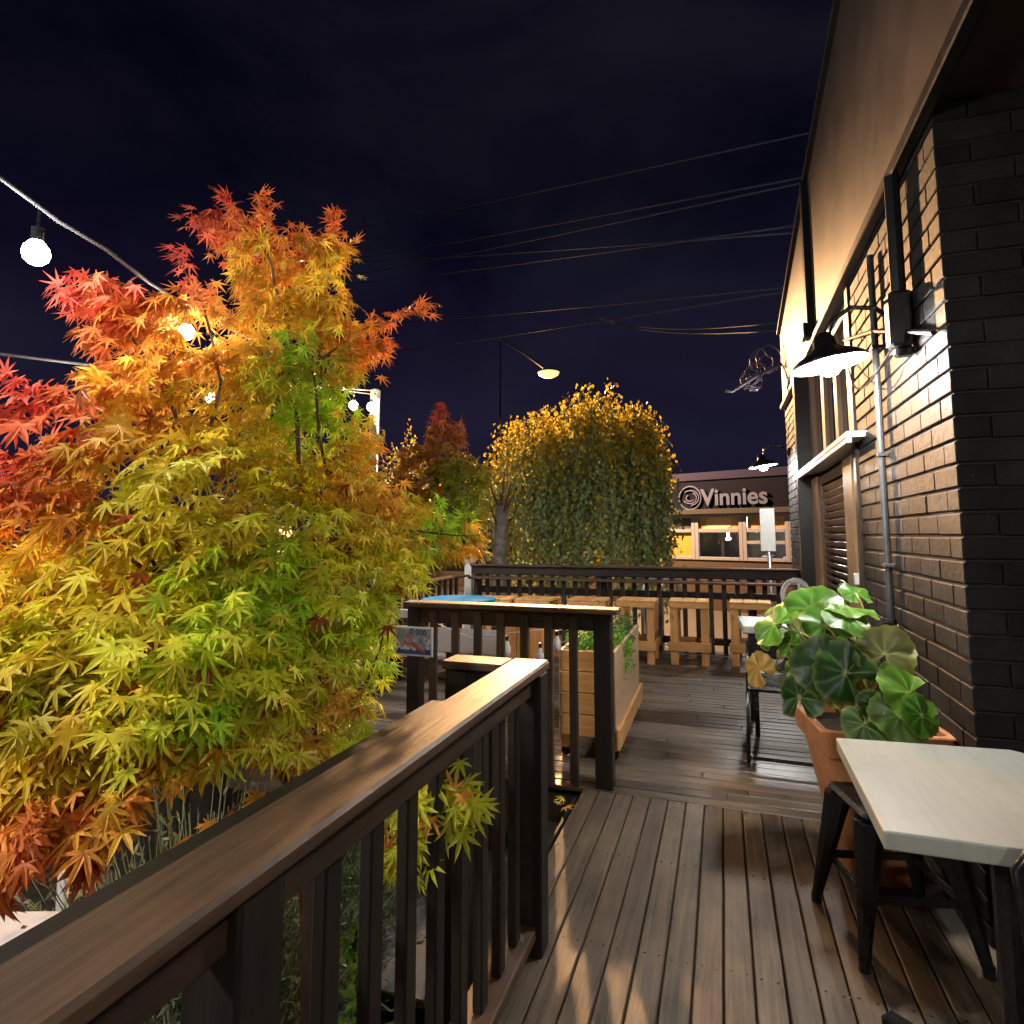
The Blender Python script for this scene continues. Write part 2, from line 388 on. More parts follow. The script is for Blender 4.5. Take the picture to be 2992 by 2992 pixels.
def bp_(mb, name, mat, **k):                                # part of the building, kept in world coordinates
    mb.v = [(p[0]-XW, p[1]-YC, p[2]) for p in mb.v]
    return mb.build(name, mat, bld, **k)
NC = 35
b = MB()
def brickrow(y0, y1, z, off, depth=.11, jit=.0025):
    y = y0-off
    while y < y1-.02:
        a, c = max(y, y0), min(y+.238, y1)
        if c-a > .03:
            j = random.uniform(-jit, jit)
            b.box((XW+j, a+.0018, z+.006), (XW+depth, c+.0062, z+CRS-.006), .0045)
        y += .248
for i in range(NC):
    z = -.02+i*CRS
    if i % 2 == 0:                                             # stretcher on the side, header on the front
        b.box((XW, YC, z+.005), (XW+.114, YC+.246, z+CRS-.005), .004); brickrow(YC+.248, 4.20, z, 0)
        x = XW+.122
    else:
        b.box((XW, YC, z+.005), (XW+.245, YC+.118, z+CRS-.005), .004); brickrow(YC+.122, 4.20, z, 0)
        x = XW+.253
    while x < 2.55:
        j = random.uniform(-.003, .003)
        b.box((x-.004, YC+j, z+.003), (x+.2405, YC+.11, z+CRS-.003), .003); x += .248
bp_(b, 'brickwork', BR)
b = MB()
for i in range(NC): brickrow(6.52, 8.35, -.02+i*CRS, .124*(i % 2))
bp_(b, 'brickwork', BR)
b = MB()
b.box((XW+.011, YC+.011, -.3), (XW+.26, 4.195, 2.985), 0); b.box((XW+.26, YC+.012, -.3), (3.2, YC+.25, 2.984), 0)
bp_(b, 'mortar', mortar)
bp_(MB().box((XW+.011, 6.525, -.9), (XW+.26, 8.34, 2.985), 0), 'mortar', mortar)
# upper storey: smooth panel with a raking top, over the recess too
prof = [(-3, 2.99), (8.36, 2.99), (8.36, 3.90), (5.98, 4.31), (3.9, 4.57), (-3, 4.75)]
n = len(prof)
b = MB(); vs = [(XW-.02, y, z) for y, z in prof]+[(3.2, y, z) for y, z in prof]
b.raw(vs, [tuple(range(n)), tuple(range(n, 2*n))]+[(i, (i+1) % n, n+(i+1) % n, n+i) for i in range(n)])
bp_(b, 'parapet', panelM)
b = MB()
for (y0, z0), (y1, z1) in zip(prof[2:], prof[3:]): b.bar((XW+.03, y0, z0+.022), (XW+.03, y1, z1+.022), .18, .036)
bp_(b, 'parapet_capping', MT['black'])
bp_(MB().box((XW-.055, -3, 2.93), (XW-.003, 8.36, 2.987), .006), 'fascia', MT['black'])
bp_(MB().box((XW-.075, 5.50, 2.99), (XW-.021, 5.62, 4.36), .006).box((XW-.11, 5.48, 2.99), (XW-.0755, 5.64, 3.12), .01), 'downpipe', MT['black'])
bp_(MB().box((XW-.10, 6.40, -.3), (XW+.1, 6.515, 2.928), .006), 'door_post', MT['black'])
# door bay
tan = wood('door_frame_tan', (.17, .10, .05), (.32, .20, .11), 'Z', .45, var=.12)
brownm = plain('bronze_louvre', (.14, .085, .055), .32, .2, noise=.15, scale=40)
bp_(MB().box((XW+.10, 4.20, -.3), (XW+.2, 6.40, 2.985), 0), 'bay_backing', MT['black'])
dr = bp_(MB().box((XW+.035, 4.78, .005), (XW+.085, 6.03, .10), .004).box((XW+.035, 4.78, 1.80), (XW+.085, 6.03, 1.875), .004).box((XW+.035, 4.78, .102), (XW+.085, 4.84, 1.798), .004).box((XW+.035, 5.95, .102), (XW+.085, 6.03, 1.798), .004), 'door', brownm)
b = MB(); k = 0
z = .13
while z < 1.78:
    b.bar((XW+.055-XW, 4.842-YC, z), (XW+.055-XW, 5.948-YC, z), .046, .010, .002, up=(.8, 0, .6)); z += .058
b.build('louvre', brownm, dr)
hd = MB().tube([(.035, 4.81-YC, 1.02), (-.03, 4.81-YC, 1.03), (-.045, 4.83-YC, 1.0), (-.045, 4.85-YC, .93), (-.03, 4.84-YC, .90), (.035, 4.82-YC, .90)], .011, 8).build('handle', plain('chrome', (.75, .75, .75), .18, 1), dr, smooth=True)
fr = bp_(MB().box((XW+.005, 4.46, .0), (XW+.095, 4.775, 1.88), .008), 'door_frame', tan)
bp_(MB().box((XW+.010, 6.035, .0), (XW+.095, 6.395, 1.88), .008), 'door_frame', tan)
bp_(MB().box((XW-.012, 4.215, .0), (XW+.095, 4.30, 2.925), .004).box((XW+.045, 4.302, 0), (XW+.09, 4.455, 2.925), .002), 'corner_trim', plain('dark_trim', (.03, .022, .018), .4, noise=.2))
bp_(MB().box((XW-.10, 3.98, 1.925), (XW+.09, 6.398, 1.962), .005).box((XW-.098, 3.98, 1.893), (XW-.07, 6.398, 1.924), .004), 'lintel', MT['white'])
bp_(MB().box((XW-.02, 4.38, 1.05), (XW+.003, 4.43, 1.12), .004), 'keypad', MT['white'])
wf = bp_(MB().box((XW+.03, 4.46, 1.965), (XW+.09, 4.60, 2.925), .004).box((XW+.03, 4.98, 1.965), (XW+.09, 5.10, 2.925), .004).box((XW+.03, 5.56, 1.965), (XW+.09, 5.70, 2.925), .004).box((XW+.03, 6.22, 1.965), (XW+.09, 6.397, 2.925), .004).box((XW+.032, 4.46, 2.84), (XW+.088, 6.39, 2.924), .004), 'transom_window', tan)
MB().box((.06, 4.46-YC, 1.966), (.075, 6.39-YC, 2.90), 0).build('pane', glass('transom_glass', (.03, .03, .04)), wf)
# pipes and boxes on the brick pier
b = MB().tube([(XW-.03, 3.50, .95), (XW-.03, 3.50, 2.80)], .017, 10)
for z in (1.2, 1.75, 2.3): b.box((XW-.05, 3.475, z), (XW-.001, 3.525, z+.02), .003)
bp_(b, 'conduit', plain('conduit', (.08, .08, .085), .35, .5, noise=.2), smooth=False)
bp_(MB().tube([(XW-.035, 3.50, .88), (XW-.035, 3.50, .95)], .03, 10).tube([(XW-.035, 3.47, .93), (XW-.07, 3.44, .93)], .016, 8), 'valve', MT['black'])
bp_(MB().tube([(XW-.045, 2.975, 2.40), (XW-.045, 2.975, 2.93)], .03, 10), 'standpipe', MT['black'])
bp_(MB().box((XW-.095, 2.93, 2.16), (XW-.002, 3.02, 2.40), .012).box((XW-.075, 2.945, 2.12), (XW-.002, 3.005, 2.159), .01), 'meter_box', MT['black'])
b = MB().tube([(XW-.02, 4.32, 2.60), (XW-.03, 3.5, 2.40), (XW-.03, 3.1, 2.27), (XW-.03, 2.62, 2.11)], .011, 6)
pts = [Vector((XW-.03-.05*math.sin(math.pi*t/10), 4.2-1.15*t/10, 2.42-.20*math.sin(math.pi*t/10)-.18*t/10)) for t in range(11)]
b.tube(pts, .005, 5)
bp_(b, 'wall_cable', MT['black'])
b = MB()
rr = random.Random(3)
for k in range(9):
    c = Vector((XW-.25+rr.uniform(-.22, .12), 8.30+rr.uniform(-.05, .1), 3.42+rr.uniform(-.25, .22)))
    pp = []
    rad = rr.uniform(.06, .16)
    for t in range(15):
        a = t/14*rr.uniform(4.5, 7)
        pp.append(c+Vector((math.cos(a)*rad*rr.uniform(.9, 1.1), math.sin(a*.7)*.06, math.sin(a)*rad*1.3)))
    b.tube(pp, .010, 6)
b.tube([(XW-.02, 8.25, 3.5), (XW-.35, 8.3, 3.36), (XW-.62, 8.3, 3.20), (XW-.70, 8.3, 3.22)], .022, 6)
bp_(b, 'cable_bundle', plain('pale_cable', (.10, .09, .13), .5, noise=.2), smooth=True)

# ================================================================ WALL LAMPS
shade_in = plain('enamel_white', (.85, .85, .83), .25, spec=.6)
def wall_lamp(x, y, z, label, watt):
    t = empty('wall_lamp', (x, y, z), 0, label, 'lamp', 'barn lamps on the pub wall')
    tilt = Matrix.Rotation(R(-9), 4, 'Y')
    b = MB().lathe([(.165, 0), (.160, .012), (.13, .035), (.075, .065), (.05, .085), (.045, .12), (.030, .135), (.028, .15)], n=36, mat=tilt)
    b.build('shade', shade_in, t, smooth=True)
    b = MB().lathe([(.028, .15), (.031, .152), (.047, .122), (.053, .085), (.079, .067), (.134, .038), (.164, .014), (.168, 0), (.165, -.001)], n=36, mat=tilt)
    b.build('shade_back', MT['blackmetal'], t, smooth=True)
    b = MB().tube([(0, 0, .14), (.02, 0, .21), (.10, 0, .265), (.20, 0, .25), (XW-x-.02, 0, .17)], .011, 8)
    b.lathe([(.001, 0), (.05, 0), (.05, .02), (.001, .02)], n=20, mat=Matrix.Translation((XW-x-.022, 0, .17)) @ Matrix.Rotation(R(90), 4, 'Y'))
    b.build('arm', MT['blackmetal'], t, smooth=True)
    MB().lathe([(.001, -.055), (.025, -.050), (.044, -.03), (.050, -.005), (.044, .02), (.028, .05), (.020, .085)], n=20, mat=tilt).build('bulb', emit('lamp_bulb', (1, .96, .86), 60), t, smooth=True)
    l = bpy.data.lights.new('lamp_light', 'POINT'); l.energy = watt; l.color = (1, .97, .92); l.shadow_soft_size = .058
    o = bpy.data.objects.new('lamp_light', l); COL.objects.link(o); o.parent = t; o.location = (0, 0, -.005)
    return t
wall_lamp(.50, 3.14, 2.15, 'white barn lamp on the brick pier nearest the potted plant, lit', LP1)
# unseen pendant added under the overhang as fill light on the near table
pd = empty('fill_pendant', (1.0, -.70, 2.45), 0, 'unseen fill lamp with a barn shade, added under the overhang behind the viewer, lit', 'lamp')
MB().lathe([(.165, 0), (.160, .012), (.13, .035), (.075, .065), (.05, .085), (.045, .12), (.028, .15)], n=36).build('shade', shade_in, pd, smooth=True)
MB().tube([(0, 0, .14), (0, 0, .53)], .006, 6).build('fill_pendant_cord', MT['black'], pd)
MB().lathe([(.001, -.005), (.034, .02), (.034, .035), (.018, .085)], n=20).build('bulb', emit('lamp_bulb', (1, .96, .86), 60), pd, smooth=True)
l = bpy.data.lights.new('lamp_light', 'POINT'); l.energy = PEN; l.color = (1, .97, .92); l.shadow_soft_size = .045
o = bpy.data.objects.new('lamp_light', l); COL.objects.link(o); o.parent = pd; o.location = (0, 0, .0)
wall_lamp(.50, 8.05, 2.19, 'small distant white barn lamp at the far end of the pub wall, lit', LP2)
# ================================================================ FURNITURE
def resin():
    m, nt, b, out = newmat('resin_top'); L = nt.links.new
    tc = N(nt, 'ShaderNodeTexCoord'); mp = N(nt, 'ShaderNodeMapping'); mp.inputs['Rotation'].default_value = (0, 0, .6); mp.inputs['Scale'].default_value = (38, 3.2, 6); L(tc.outputs['Object'], mp.inputs[0])
    n1 = N(nt, 'ShaderNodeTexNoise', Scale=1.0, Detail=7, Roughness=.65, Distortion=1.2); L(mp.outputs[0], n1.inputs['Vector'])
    n2 = N(nt, 'ShaderNodeTexNoise', Scale=7, Detail=6, Roughness=.7); L(tc.outputs['Object'], n2.inputs['Vector'])
    r = N(nt, 'ShaderNodeValToRGB'); e = r.color_ramp.elements; e[0].position = .30; e[0].color = (.31, .315, .27, 1); e[1].position = .52; e[1].color = (.36, .365, .315, 1); L(n1.outputs['Fac'], r.inputs[0])
    r2 = N(nt, 'ShaderNodeValToRGB'); e = r2.color_ramp.elements; e[0].position = .28; e[0].color = (.72, .70, .66, 1); e[1].position = .46; e[1].color = (1, 1, 1, 1); L(n2.outputs['Fac'], r2.inputs[0])
    mu = N(nt, 'ShaderNodeMix', data_type='RGBA', blend_type='MULTIPLY'); mu.inputs[0].default_value = .6; L(r.outputs[0], mu.inputs[6]); L(r2.outputs[0], mu.inputs[7]); L(mu.outputs[2], b.inputs['Base Color'])
    mr = N(nt, 'ShaderNodeMapRange'); mr.inputs[3].default_value = .28; mr.inputs[4].default_value = .55; L(n2.outputs['Fac'], mr.inputs[0]); L(mr.outputs[0], b.inputs['Roughness'])
    bp = N(nt, 'ShaderNodeBump', Strength=.08, Distance=.002); L(n2.outputs['Fac'], bp.inputs['Height']); L(bp.outputs[0], b.inputs['Normal'])
    return m
tabletop = resin()
t = empty('cafe_table', (.62, 1.85, 0), 0, 'cream square cafe table beside the potted plant with a black stool tucked behind', 'table')
poly = [(.297, 1.519), (.80, 1.517), (.88, 1.60), (.88, 2.09), (.76, 2.19), (.735, 2.187), (.307, 2.147)]
b = MB().prism([(x-.62, y-1.85) for x, y in poly], .712, .75)
b.build('tabletop', tabletop, t, bevel=.004)
b = MB().tube([(0, 0, .05), (0, 0, .70)], .035, 16).box((-.2, -.2, .695), (.2, .2, .711), .004)
for a in range(4):
    d = Vector((math.cos(a*math.pi/2+.78), math.sin(a*math.pi/2+.78), 0))
    b.bar(d*.03+Vector((0, 0, .05)), d*.33+Vector((0, 0, .025)), .05, .035, .006)
b.build('pedestal', MT['blackmetal'], t)

def metal_stool(label, loc, rz, h=.45, w=.145, foot=.185):
    s = empty('metal_stool', loc, rz, label, 'stool')
    b = MB().box((-w, -w, h-.028), (w, w, h), .013); b.build('seat', MT['blackmetal'], s)
    for sx in (-1, 1):
        for sy in (-1, 1):
            top = Vector((sx*(w-.03), sy*(w-.03), h-.03)); bot = Vector((sx*foot, sy*foot, .012))
            lb = MB(); d = bot-top
            vs = []
            for (p, q) in ((top, .050), (top+d*.25, .041), (bot, .017)):
                for ang in range(8):
                    a = ang*math.pi/4; vs.append(p+Vector((math.cos(a)*q, math.sin(a)*q, 0)))
            fs = [(i*8+k, i*8+(k+1) % 8, (i+1)*8+(k+1) % 8, (i+1)*8+k) for i in range(2) for k in range(8)]+[tuple(range(7, -1, -1)), tuple(range(16, 24))]
            lb.raw(vs, fs).tube([bot+Vector((0, 0, -.012)), bot+Vector((0, 0, .02))], .018, 10)
            lb.build('leg', MT['blackmetal'], s, smooth=False)
    b = MB()
    for i in range(4):
        a = [(-1, -1), (1, -1), (1, 1), (-1, 1)]; p, q = a[i], a[(i+1) % 4]; k = w+(foot-w)*.55-.02
        b.bar((p[0]*k, p[1]*k, h*.42), (q[0]*k, q[1]*k, h*.42), .008, .028, .002)
    b.build('brace', MT['blackmetal'], s)
    return s
metal_stool('black glossy metal stool half under the cream table edge near the terracotta pot', (.515, 2.545, 0), R(14))
# chair partly outside the frame
ch = empty('metal_chair', (.675, 1.215, 0), R(-4), 'black tubular metal chair cut off at the frame edge beside the cream table', 'chair')
MB().box((-.18, -.2, .43), (.18, .18, .452), .012).build('seat', MT['blackmetal'], ch)
for sx in (-1, 1):
    for sy in (-1, 1): MB().tube([(sx*.16, sy*.17, .44), (sx*.21, sy*.23, .0)], [.02, .013], 8).build('leg', MT['blackmetal'], ch)
MB().tube([(-.17, .17, .44), (-.19, .215, .74), (-.16, .225, .79), (.16, .225, .79), (.19, .215, .74), (.17, .17, .44)], .014, 10).build('back_hoop', MT['blackmetal'], ch, smooth=True)
MB().box((-.05, .19, .46), (.05, .2, .78), .003).build('backrest', MT['blackmetal'], ch)

# pine pallet stools at the far counter
def pallet_stool():
    s = empty('pallet_stool', (0, 0, 0), 0)
    b = MB()
    for k in range(3): b.box((-.205+.1375*k, -.20, .60), (-.072+.1375*k, .20, .622), .004)
    b.box((-.205, -.205, .555), (.205, -.183, .599), .004).box((-.205, .183, .555), (.205, .205, .599), .004)
    b.build('seat', MT['pine_y'], s)
    for sx in (-1, 1):
        for sy in (-1, 1):
            MB().box((sx*.195, sy*.182, 0), (sx*.115, sy*.145, .60), .004).build('leg', MT['pine_z'], s)
    MB().box((-.215, -.205, .135), (.215, -.183, .225), .004).build('stretcher', MT['pine_x'], s)
    MB().box((-.215, .183, .135), (.215, .205, .225), .004).build('stretcher', MT['pine_x'], s)
    MB().box((-.20, -.142, .24), (-.178, .142, .31), .004).build('stretcher', MT['pine_y'], s)
    MB().box((.178, -.142, .24), (.20, .142, .31), .004).build('stretcher', MT['pine_y'], s)
    return s
ps = pallet_stool()
spots = [(-2.42, 6.62, .10), (-1.98, 6.72, -.06), (-1.42, 6.84, .03), (-.90, 6.95, -.02), (-.36, 7.03, .02), (.26, 7.12, -.05)]
names = ['pine pallet stool right behind the blue table edge, half hidden by the middle railing',
         'pine pallet stool second along from the blue table, only its seat above the railing',
         'pine pallet stool in line with the middle railing end post, seat showing above',
         'pine pallet stool standing just past the herb planter, one leg hidden by the parsley',
         'pine pallet stool in full view beyond the bare deck boards, low cross board',
         'pine pallet stool nearest the pub wall, behind the small white table']
for i, (x, y, a) in enumerate(spots):
    o = ps if i == 0 else copy_tree(ps)
    o.location = (x, y, 0); o.rotation_euler = (0, 0, a); o.scale = (1, 1, 1.065)
    tag(o, names[i], 'stool', 'pine pallet stools along the counter')

# herb planter on castors
p = empty('planter_box', (-.82, 4.42, 0), R(.8), 'tall pine planter crate on castors full of parsley behind the railing post', 'planter')
b = MB()
for k in range(4):
    z = .14+.128*k
    b.box((-.175, -.60, z), (.175, -.578, z+.124), .004)
b.build('end_boards', MT['pine_x'], p)
b = MB()
for k in range(4): b.box((-.175, .578, .14+.128*k), (.175, .60, .264+.128*k), .004)
b.build('end_boards', MT['pine_x'], p)
b = MB()
for k in range(4):
    z = .14+.128*k
    b.box((-.177, -.60, z), (-.155, .60, z+.124), .003)
b.box((.155, -.60, .14), (.177, .60, .655), .003)
b.build('side_boards', wood('pine_pale', (.50, .30, .16), (.72, .50, .31), 'Y', .5, scale=.6, var=.15, knots=1), p)
MB().box((.178, -.625, .085), (.200, .625, .205), .004).build('skirt_board', MT['pine_y'], p)
for sx in (-1, 1):
    for sy in (-1, 1): MB().box((sx*.175, sy*.575, .06), (sx*.125, sy*.50, .30), .004).build('leg', MT['pine_z'], p)
for sx in (-1, 1):
    for sy in (-1, 1):
        MB().lathe([(.001, -.012), (.028, -.012), (.03, 0), (.028, .012), (.001, .012)], n=16, mat=Matrix.Translation((sx*.15, sy*.53, .03)) @ Matrix.Rotation(R(90), 4, 'X')).build('castor', MT['blackmetal'], p)
MB().box((-.152, -.575, .55), (.152, .575, .60), .01).build('soil', soil, p)

def leaflets(n, fn, mat, name, parent=None):
    """n small diamond leaves; fn(i)->(pos, axis, normal, length, width, colour)"""
    V = []; Fc = []; C = []
    for i in range(n):
        pos, ax, nr, l, w, c = fn(i)
        ax = np.array(ax)/np.linalg.norm(ax); s = np.cross(ax, nr); s /= (np.linalg.norm(s)+1e-9); nn = np.cross(s, ax)
        k = len(V)
        V += [pos, pos+ax*l*.35+s*w-nn*w*.3, pos+ax*l-nn*l*.15, pos+ax*l*.35-s*w-nn*w*.3, pos+ax*l*.45]
        Fc += [(k, k+1, k+4), (k+1, k+2, k+4), (k+2, k+3, k+4), (k+3, k, k+4)]; C += [c]*5
    return raw_mesh(name, V, Fc, mat, np.array(C), parent)
def rv(s=1.): return RNG.normal(size=3)*s
herb = leafmat('herb_leaf', .3, .5)
def herb_fn(i):
    t = RNG.random()
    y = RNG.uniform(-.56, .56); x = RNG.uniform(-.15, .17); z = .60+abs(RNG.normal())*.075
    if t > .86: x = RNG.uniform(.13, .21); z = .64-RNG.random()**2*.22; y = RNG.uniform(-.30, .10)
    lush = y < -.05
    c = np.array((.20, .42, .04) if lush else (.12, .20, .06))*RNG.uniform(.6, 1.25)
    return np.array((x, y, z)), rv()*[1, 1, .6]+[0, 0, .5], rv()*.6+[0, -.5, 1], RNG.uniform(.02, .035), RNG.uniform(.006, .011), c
hp = empty('herb_clump', (-.82, 4.42, 0), R(.8), 'bright green parsley and thyme growing out of the pine planter crate', 'herbs')
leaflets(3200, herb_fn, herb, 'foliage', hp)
b = MB()
for k in range(60):
    x, y = RNG.uniform(-.14, .14), RNG.uniform(-.5, .5); b.tube([(x, y, .58), (x+rv()[0]*.03, y+rv()[0]*.03, .70)], .0025, 4)
b.build('stems', plain('herb_stem', (.12, .2, .05), .6), hp)

# blue tables
bluem = plain('blue_laminate', (.02, .28, .50), .6, noise=.06, scale=8, spec=.15)
def blue_table(label, loc, r):
    t = empty('blue_table', loc, 0, label, 'table', 'round blue tables')
    MB().lathe([(.001, .712), (r-.012, .712), (r, .72), (r, .735), (r-.01, .742), (.001, .742)], n=48).build('tabletop', bluem, t)
    MB().lathe([(.001, 0), (.22, 0), (.22, .012), (.05, .03), (.03, .05), (.03, .711)], n=24).build('pedestal', MT['blackmetal'], t)
blue_table('round blue table top showing above the end of the slatted middle railing', (-2.46, 5.64, 0), .36)
blue_table('round pale blue table glimpsed through the maple leaves, half hidden', (-3.725, 3.75, -.02), .36)
MB().box((-4.4, 2.9, -.94), (-3.3, 4.5, -.02), .02).build('terrace', soil)['kind'] = 'structure'

# pale grey bench behind the middle railing
bn = empty('grey_bench', (-2.35, 5.25, 0), 0, 'pale grey board bench with a wide back board seen through the middle railing', 'bench')
greyb = plain('grey_board', (.42, .38, .35), .6, noise=.12, scale=12)
MB().box((-.62, -.02, .585), (.55, .02, .665), .006).build('top_board', greyb, bn)
MB().box((-.62, -.02, .30), (.55, .02, .515), .006).build('back_board', greyb, bn)
MB().box((-.62, .021, .22), (.55, .42, .26), .006).build('seat', greyb, bn)
for x in (-.58, -.05, .5): MB().box((x-.03, .0205, -.0), (x+.03, .06, .66), .004).build('leg', MT['blackmetal'], bn)
# brown slatted crate
cr = empty('timber_crate', (-1.46, 4.72, 0), 0, 'brown upright timber crate of vertical boards behind the middle railing', 'crate')
b = MB()
for k in range(3): b.box((-.16+.107*k, -.16, .03), (-.058+.107*k, -.14, .69), .004); b.box((-.16+.107*k, .14, .03), (-.058+.107*k, .16, .69), .004)
for k in range(3): b.box((-.16, -.138+.093*k, .03), (-.14, -.05+.093*k, .69), .004); b.box((.14, -.138+.093*k, .03), (.16, -.05+.093*k, .69), .004)
b.build('boards', MT['pine_z'], cr)
MB().box((-.17, -.17, .691), (.17, .17, .71), .004).build('lid', MT['pine_x'], cr)

# far white table and sled chair
ft = empty('white_table', (.42, 4.85, 0), R(2), 'small white rectangular table behind the big leafy plant', 'table')
MB().box((-.32, -.28, .69), (.30, .30, .74), .008).build('tabletop', tabletop, ft)
for x in (-.24, .24):
    for y in (-.2, .2): MB().tube([(x, y, 0), (x, y, .688)], .016, 10).build('leg', MT['blackmetal'], ft)
fc = empty('sled_chair', (.32, 4.22, 0), R(178), 'black chair with bent tube sled base in front of the small white table', 'chair')
MB().box((-.2, -.2, .43), (.2, .2, .465), .015).build('seat', MT['blackmetal'], fc)
for sx in (-1, 1):
    MB().tube([(sx*.2, .2, .43), (sx*.205, .22, .10), (sx*.205, .20, .03), (sx*.205, .15, .014), (sx*.205, -.16, .014), (sx*.205, -.2, .03), (sx*.205, -.215, .08), (sx*.2, -.2, .43), (sx*.19, -.24, .66)], .011, 8).build('side_frame', MT['blackmetal'], fc, smooth=True)
MB().tube([(-.205, .22, .06), (.205, .22, .06)], .011, 8).build('front_bar', MT['blackmetal'], fc)
MB().box((-.19, -.255, .55), (.19, -.235, .69), .008).build('backrest', MT['blackmetal'], fc)

# cable coil on the wall
cl = empty('cable_coil', (.64, 6.38, .80), 0, 'coil of pale electric cable hanging by the black door post', 'cable')
b = MB(); pp = []
for t in range(90):
    a = t/89*2*math.pi*6; q = .12+.015*math.sin(t*.37)
    pp.append((math.cos(a)*q, .012*math.sin(t*.9)-.02*t/89, math.sin(a)*q*1.15))
b.tube(pp, .008, 6); b.tube([(.02, 0, .14), (.03, -.01, .0), (.06, 0, -.14)], .012, 6)
b.build('coil', plain('coil_pvc', (.62, .60, .58), .45), cl, smooth=True)
MB().box((.02, .02, -.15), (.155, .06, .10), .01).build('backing_box', greyb, cl)

# painted board on the middle railing: a lobster banknote
bx0, bx1, bz0, bz1, by = -1.905, -1.655, .635, .808, MY-.056
sg = empty('painted_board', ((bx0+bx1)/2, by, (bz0+bz1)/2), 0, 'small white framed painted board of a red lobster on blue water', 'sign')
W, Hh = (bx1-bx0)/2, (bz1-bz0)/2
MB().box((-W, -.012, -Hh), (W, 0, Hh), .002).build('board', plain('board_white', (.72, .72, .70), .5), sg)
MB().box((-W+.010, -.0145, -Hh+.010), (W-.010, -.0121, Hh-.010), 0).build('sky_paint', plain('board_grey_blue', (.30, .36, .45), .5, noise=.35, scale=40), sg)
rr = random.Random(5)
def flat(name, polys, y, mat):
    b = MB()
    for q in polys: b.raw([(x, y, z) for x, z in q]+[(x, y+.0008, z) for x, z in q], [tuple(range(len(q)))]+[(i, (i+1) % len(q), len(q)+(i+1) % len(q), len(q)+i) for i in range(len(q))])
    return b.build(name, mat, sg)
wave = [(-W+.012, -Hh+.012)]+[(W-.012, -Hh+.012)]+[(W-.012-(2*W-.024)*k/12, -Hh+.040+.010*math.sin(k*1.9)+.03*max(0, 1-k/3)) for k in range(13)]
flat('waves', [wave], -.0156, plain('board_blue', (.015, .07, .30), .5, noise=.4, scale=60))
def blob(cx, cz, r, s=1.): return [(cx+r*math.cos(a)*rr.uniform(.8, 1.2), cz+r*s*math.sin(a)*rr.uniform(.8, 1.2)) for a in [2*math.pi*k/9 for k in range(9)]]
flat('foam', [blob(-W+.02+.2*k*W/1.2*.6, -Hh+.048+.008*math.sin(k*2), .008) for k in range(10)]+[blob(W-.03, -.0, .02), blob(W-.045, .012, .014), blob(W-.03, -.03, .016)], -.0168, plain('board_foam', (.62, .68, .72), .5))
def strip(pts, w):
    L, Rr = [], []
    for i, (x, z) in enumerate(pts):
        x0, z0 = pts[max(0, i-1)]; x1, z1 = pts[min(len(pts)-1, i+1)]; d = math.hypot(x1-x0, z1-z0) or 1
        nx, nz = -(z1-z0)/d, (x1-x0)/d; ww = w[i]
        L.append((x+nx*ww, z+nz*ww)); Rr.append((x-nx*ww, z-nz*ww))
    return L+Rr[::-1]
lob = [strip([(-.015, -.008), (.005, -.020), (.025, -.033), (.045, -.045), (.06, -.052)], [.010, .013, .011, .008, .006]),
       strip([(.055, -.05), (.068, -.052), (.072, -.064)], [.004, .009, .010]),
       strip([(-.012, -.002), (-.02, .02), (-.035, .032), (-.052, .030)], [.003, .005, .008, .002]),
       strip([(-.02, -.012), (-.04, -.016), (-.055, -.006), (-.062, .006)], [.003, .005, .008, .002]),
       strip([(-.005, -.02), (-.02, -.034), (-.03, -.036)], [.002, .002, .001]), strip([(.01, -.03), (0, -.044), (-.008, -.046)], [.002, .002, .001])]
flat('lobster', lob, -.0178, plain('board_red', (.50, .09, .05), .5, noise=.3, scale=80))
def text(name, s, size, loc, rot, mat, parent, ext=.001, off=0.):
    c = bpy.data.curves.new(name, 'FONT'); c.body = s; c.size = size; c.extrude = ext; c.offset = off; c.align_x = 'CENTER'; c.align_y = 'CENTER'
    c.materials.append(mat); t_ = bpy.data.objects.new(name, c); COL.objects.link(t_); bpy.context.view_layer.update(); me = bpy.data.meshes.new_from_object(t_.evaluated_get(bpy.context.evaluated_depsgraph_get())); bpy.data.objects.remove(t_); o = bpy.data.objects.new(name, me); COL.objects.link(o); o.parent = parent; o.location = loc; o.rotation_euler = rot; return o
bm_ = plain('board_navy', (.05, .10, .19), .5)
text('numerals', '0 000', .050, (.030, -.0172, .055), (R(90), R(4), 0), bm_, sg, .0006, .0015)
text('symbol', 'e', .024, (.048, -.0172, .010), (R(90), 0, 0), bm_, sg, .0006, .0008)
MB().lathe([(.013, -.0006), (.0155, -.0006), (.0155, .0006), (.013, .0006)], n=24, mat=Matrix.Translation((.048, -.0172, .010)) @ Matrix.Rotation(R(90), 4, 'X')).build('ring', bm_, sg)
tag_ = None

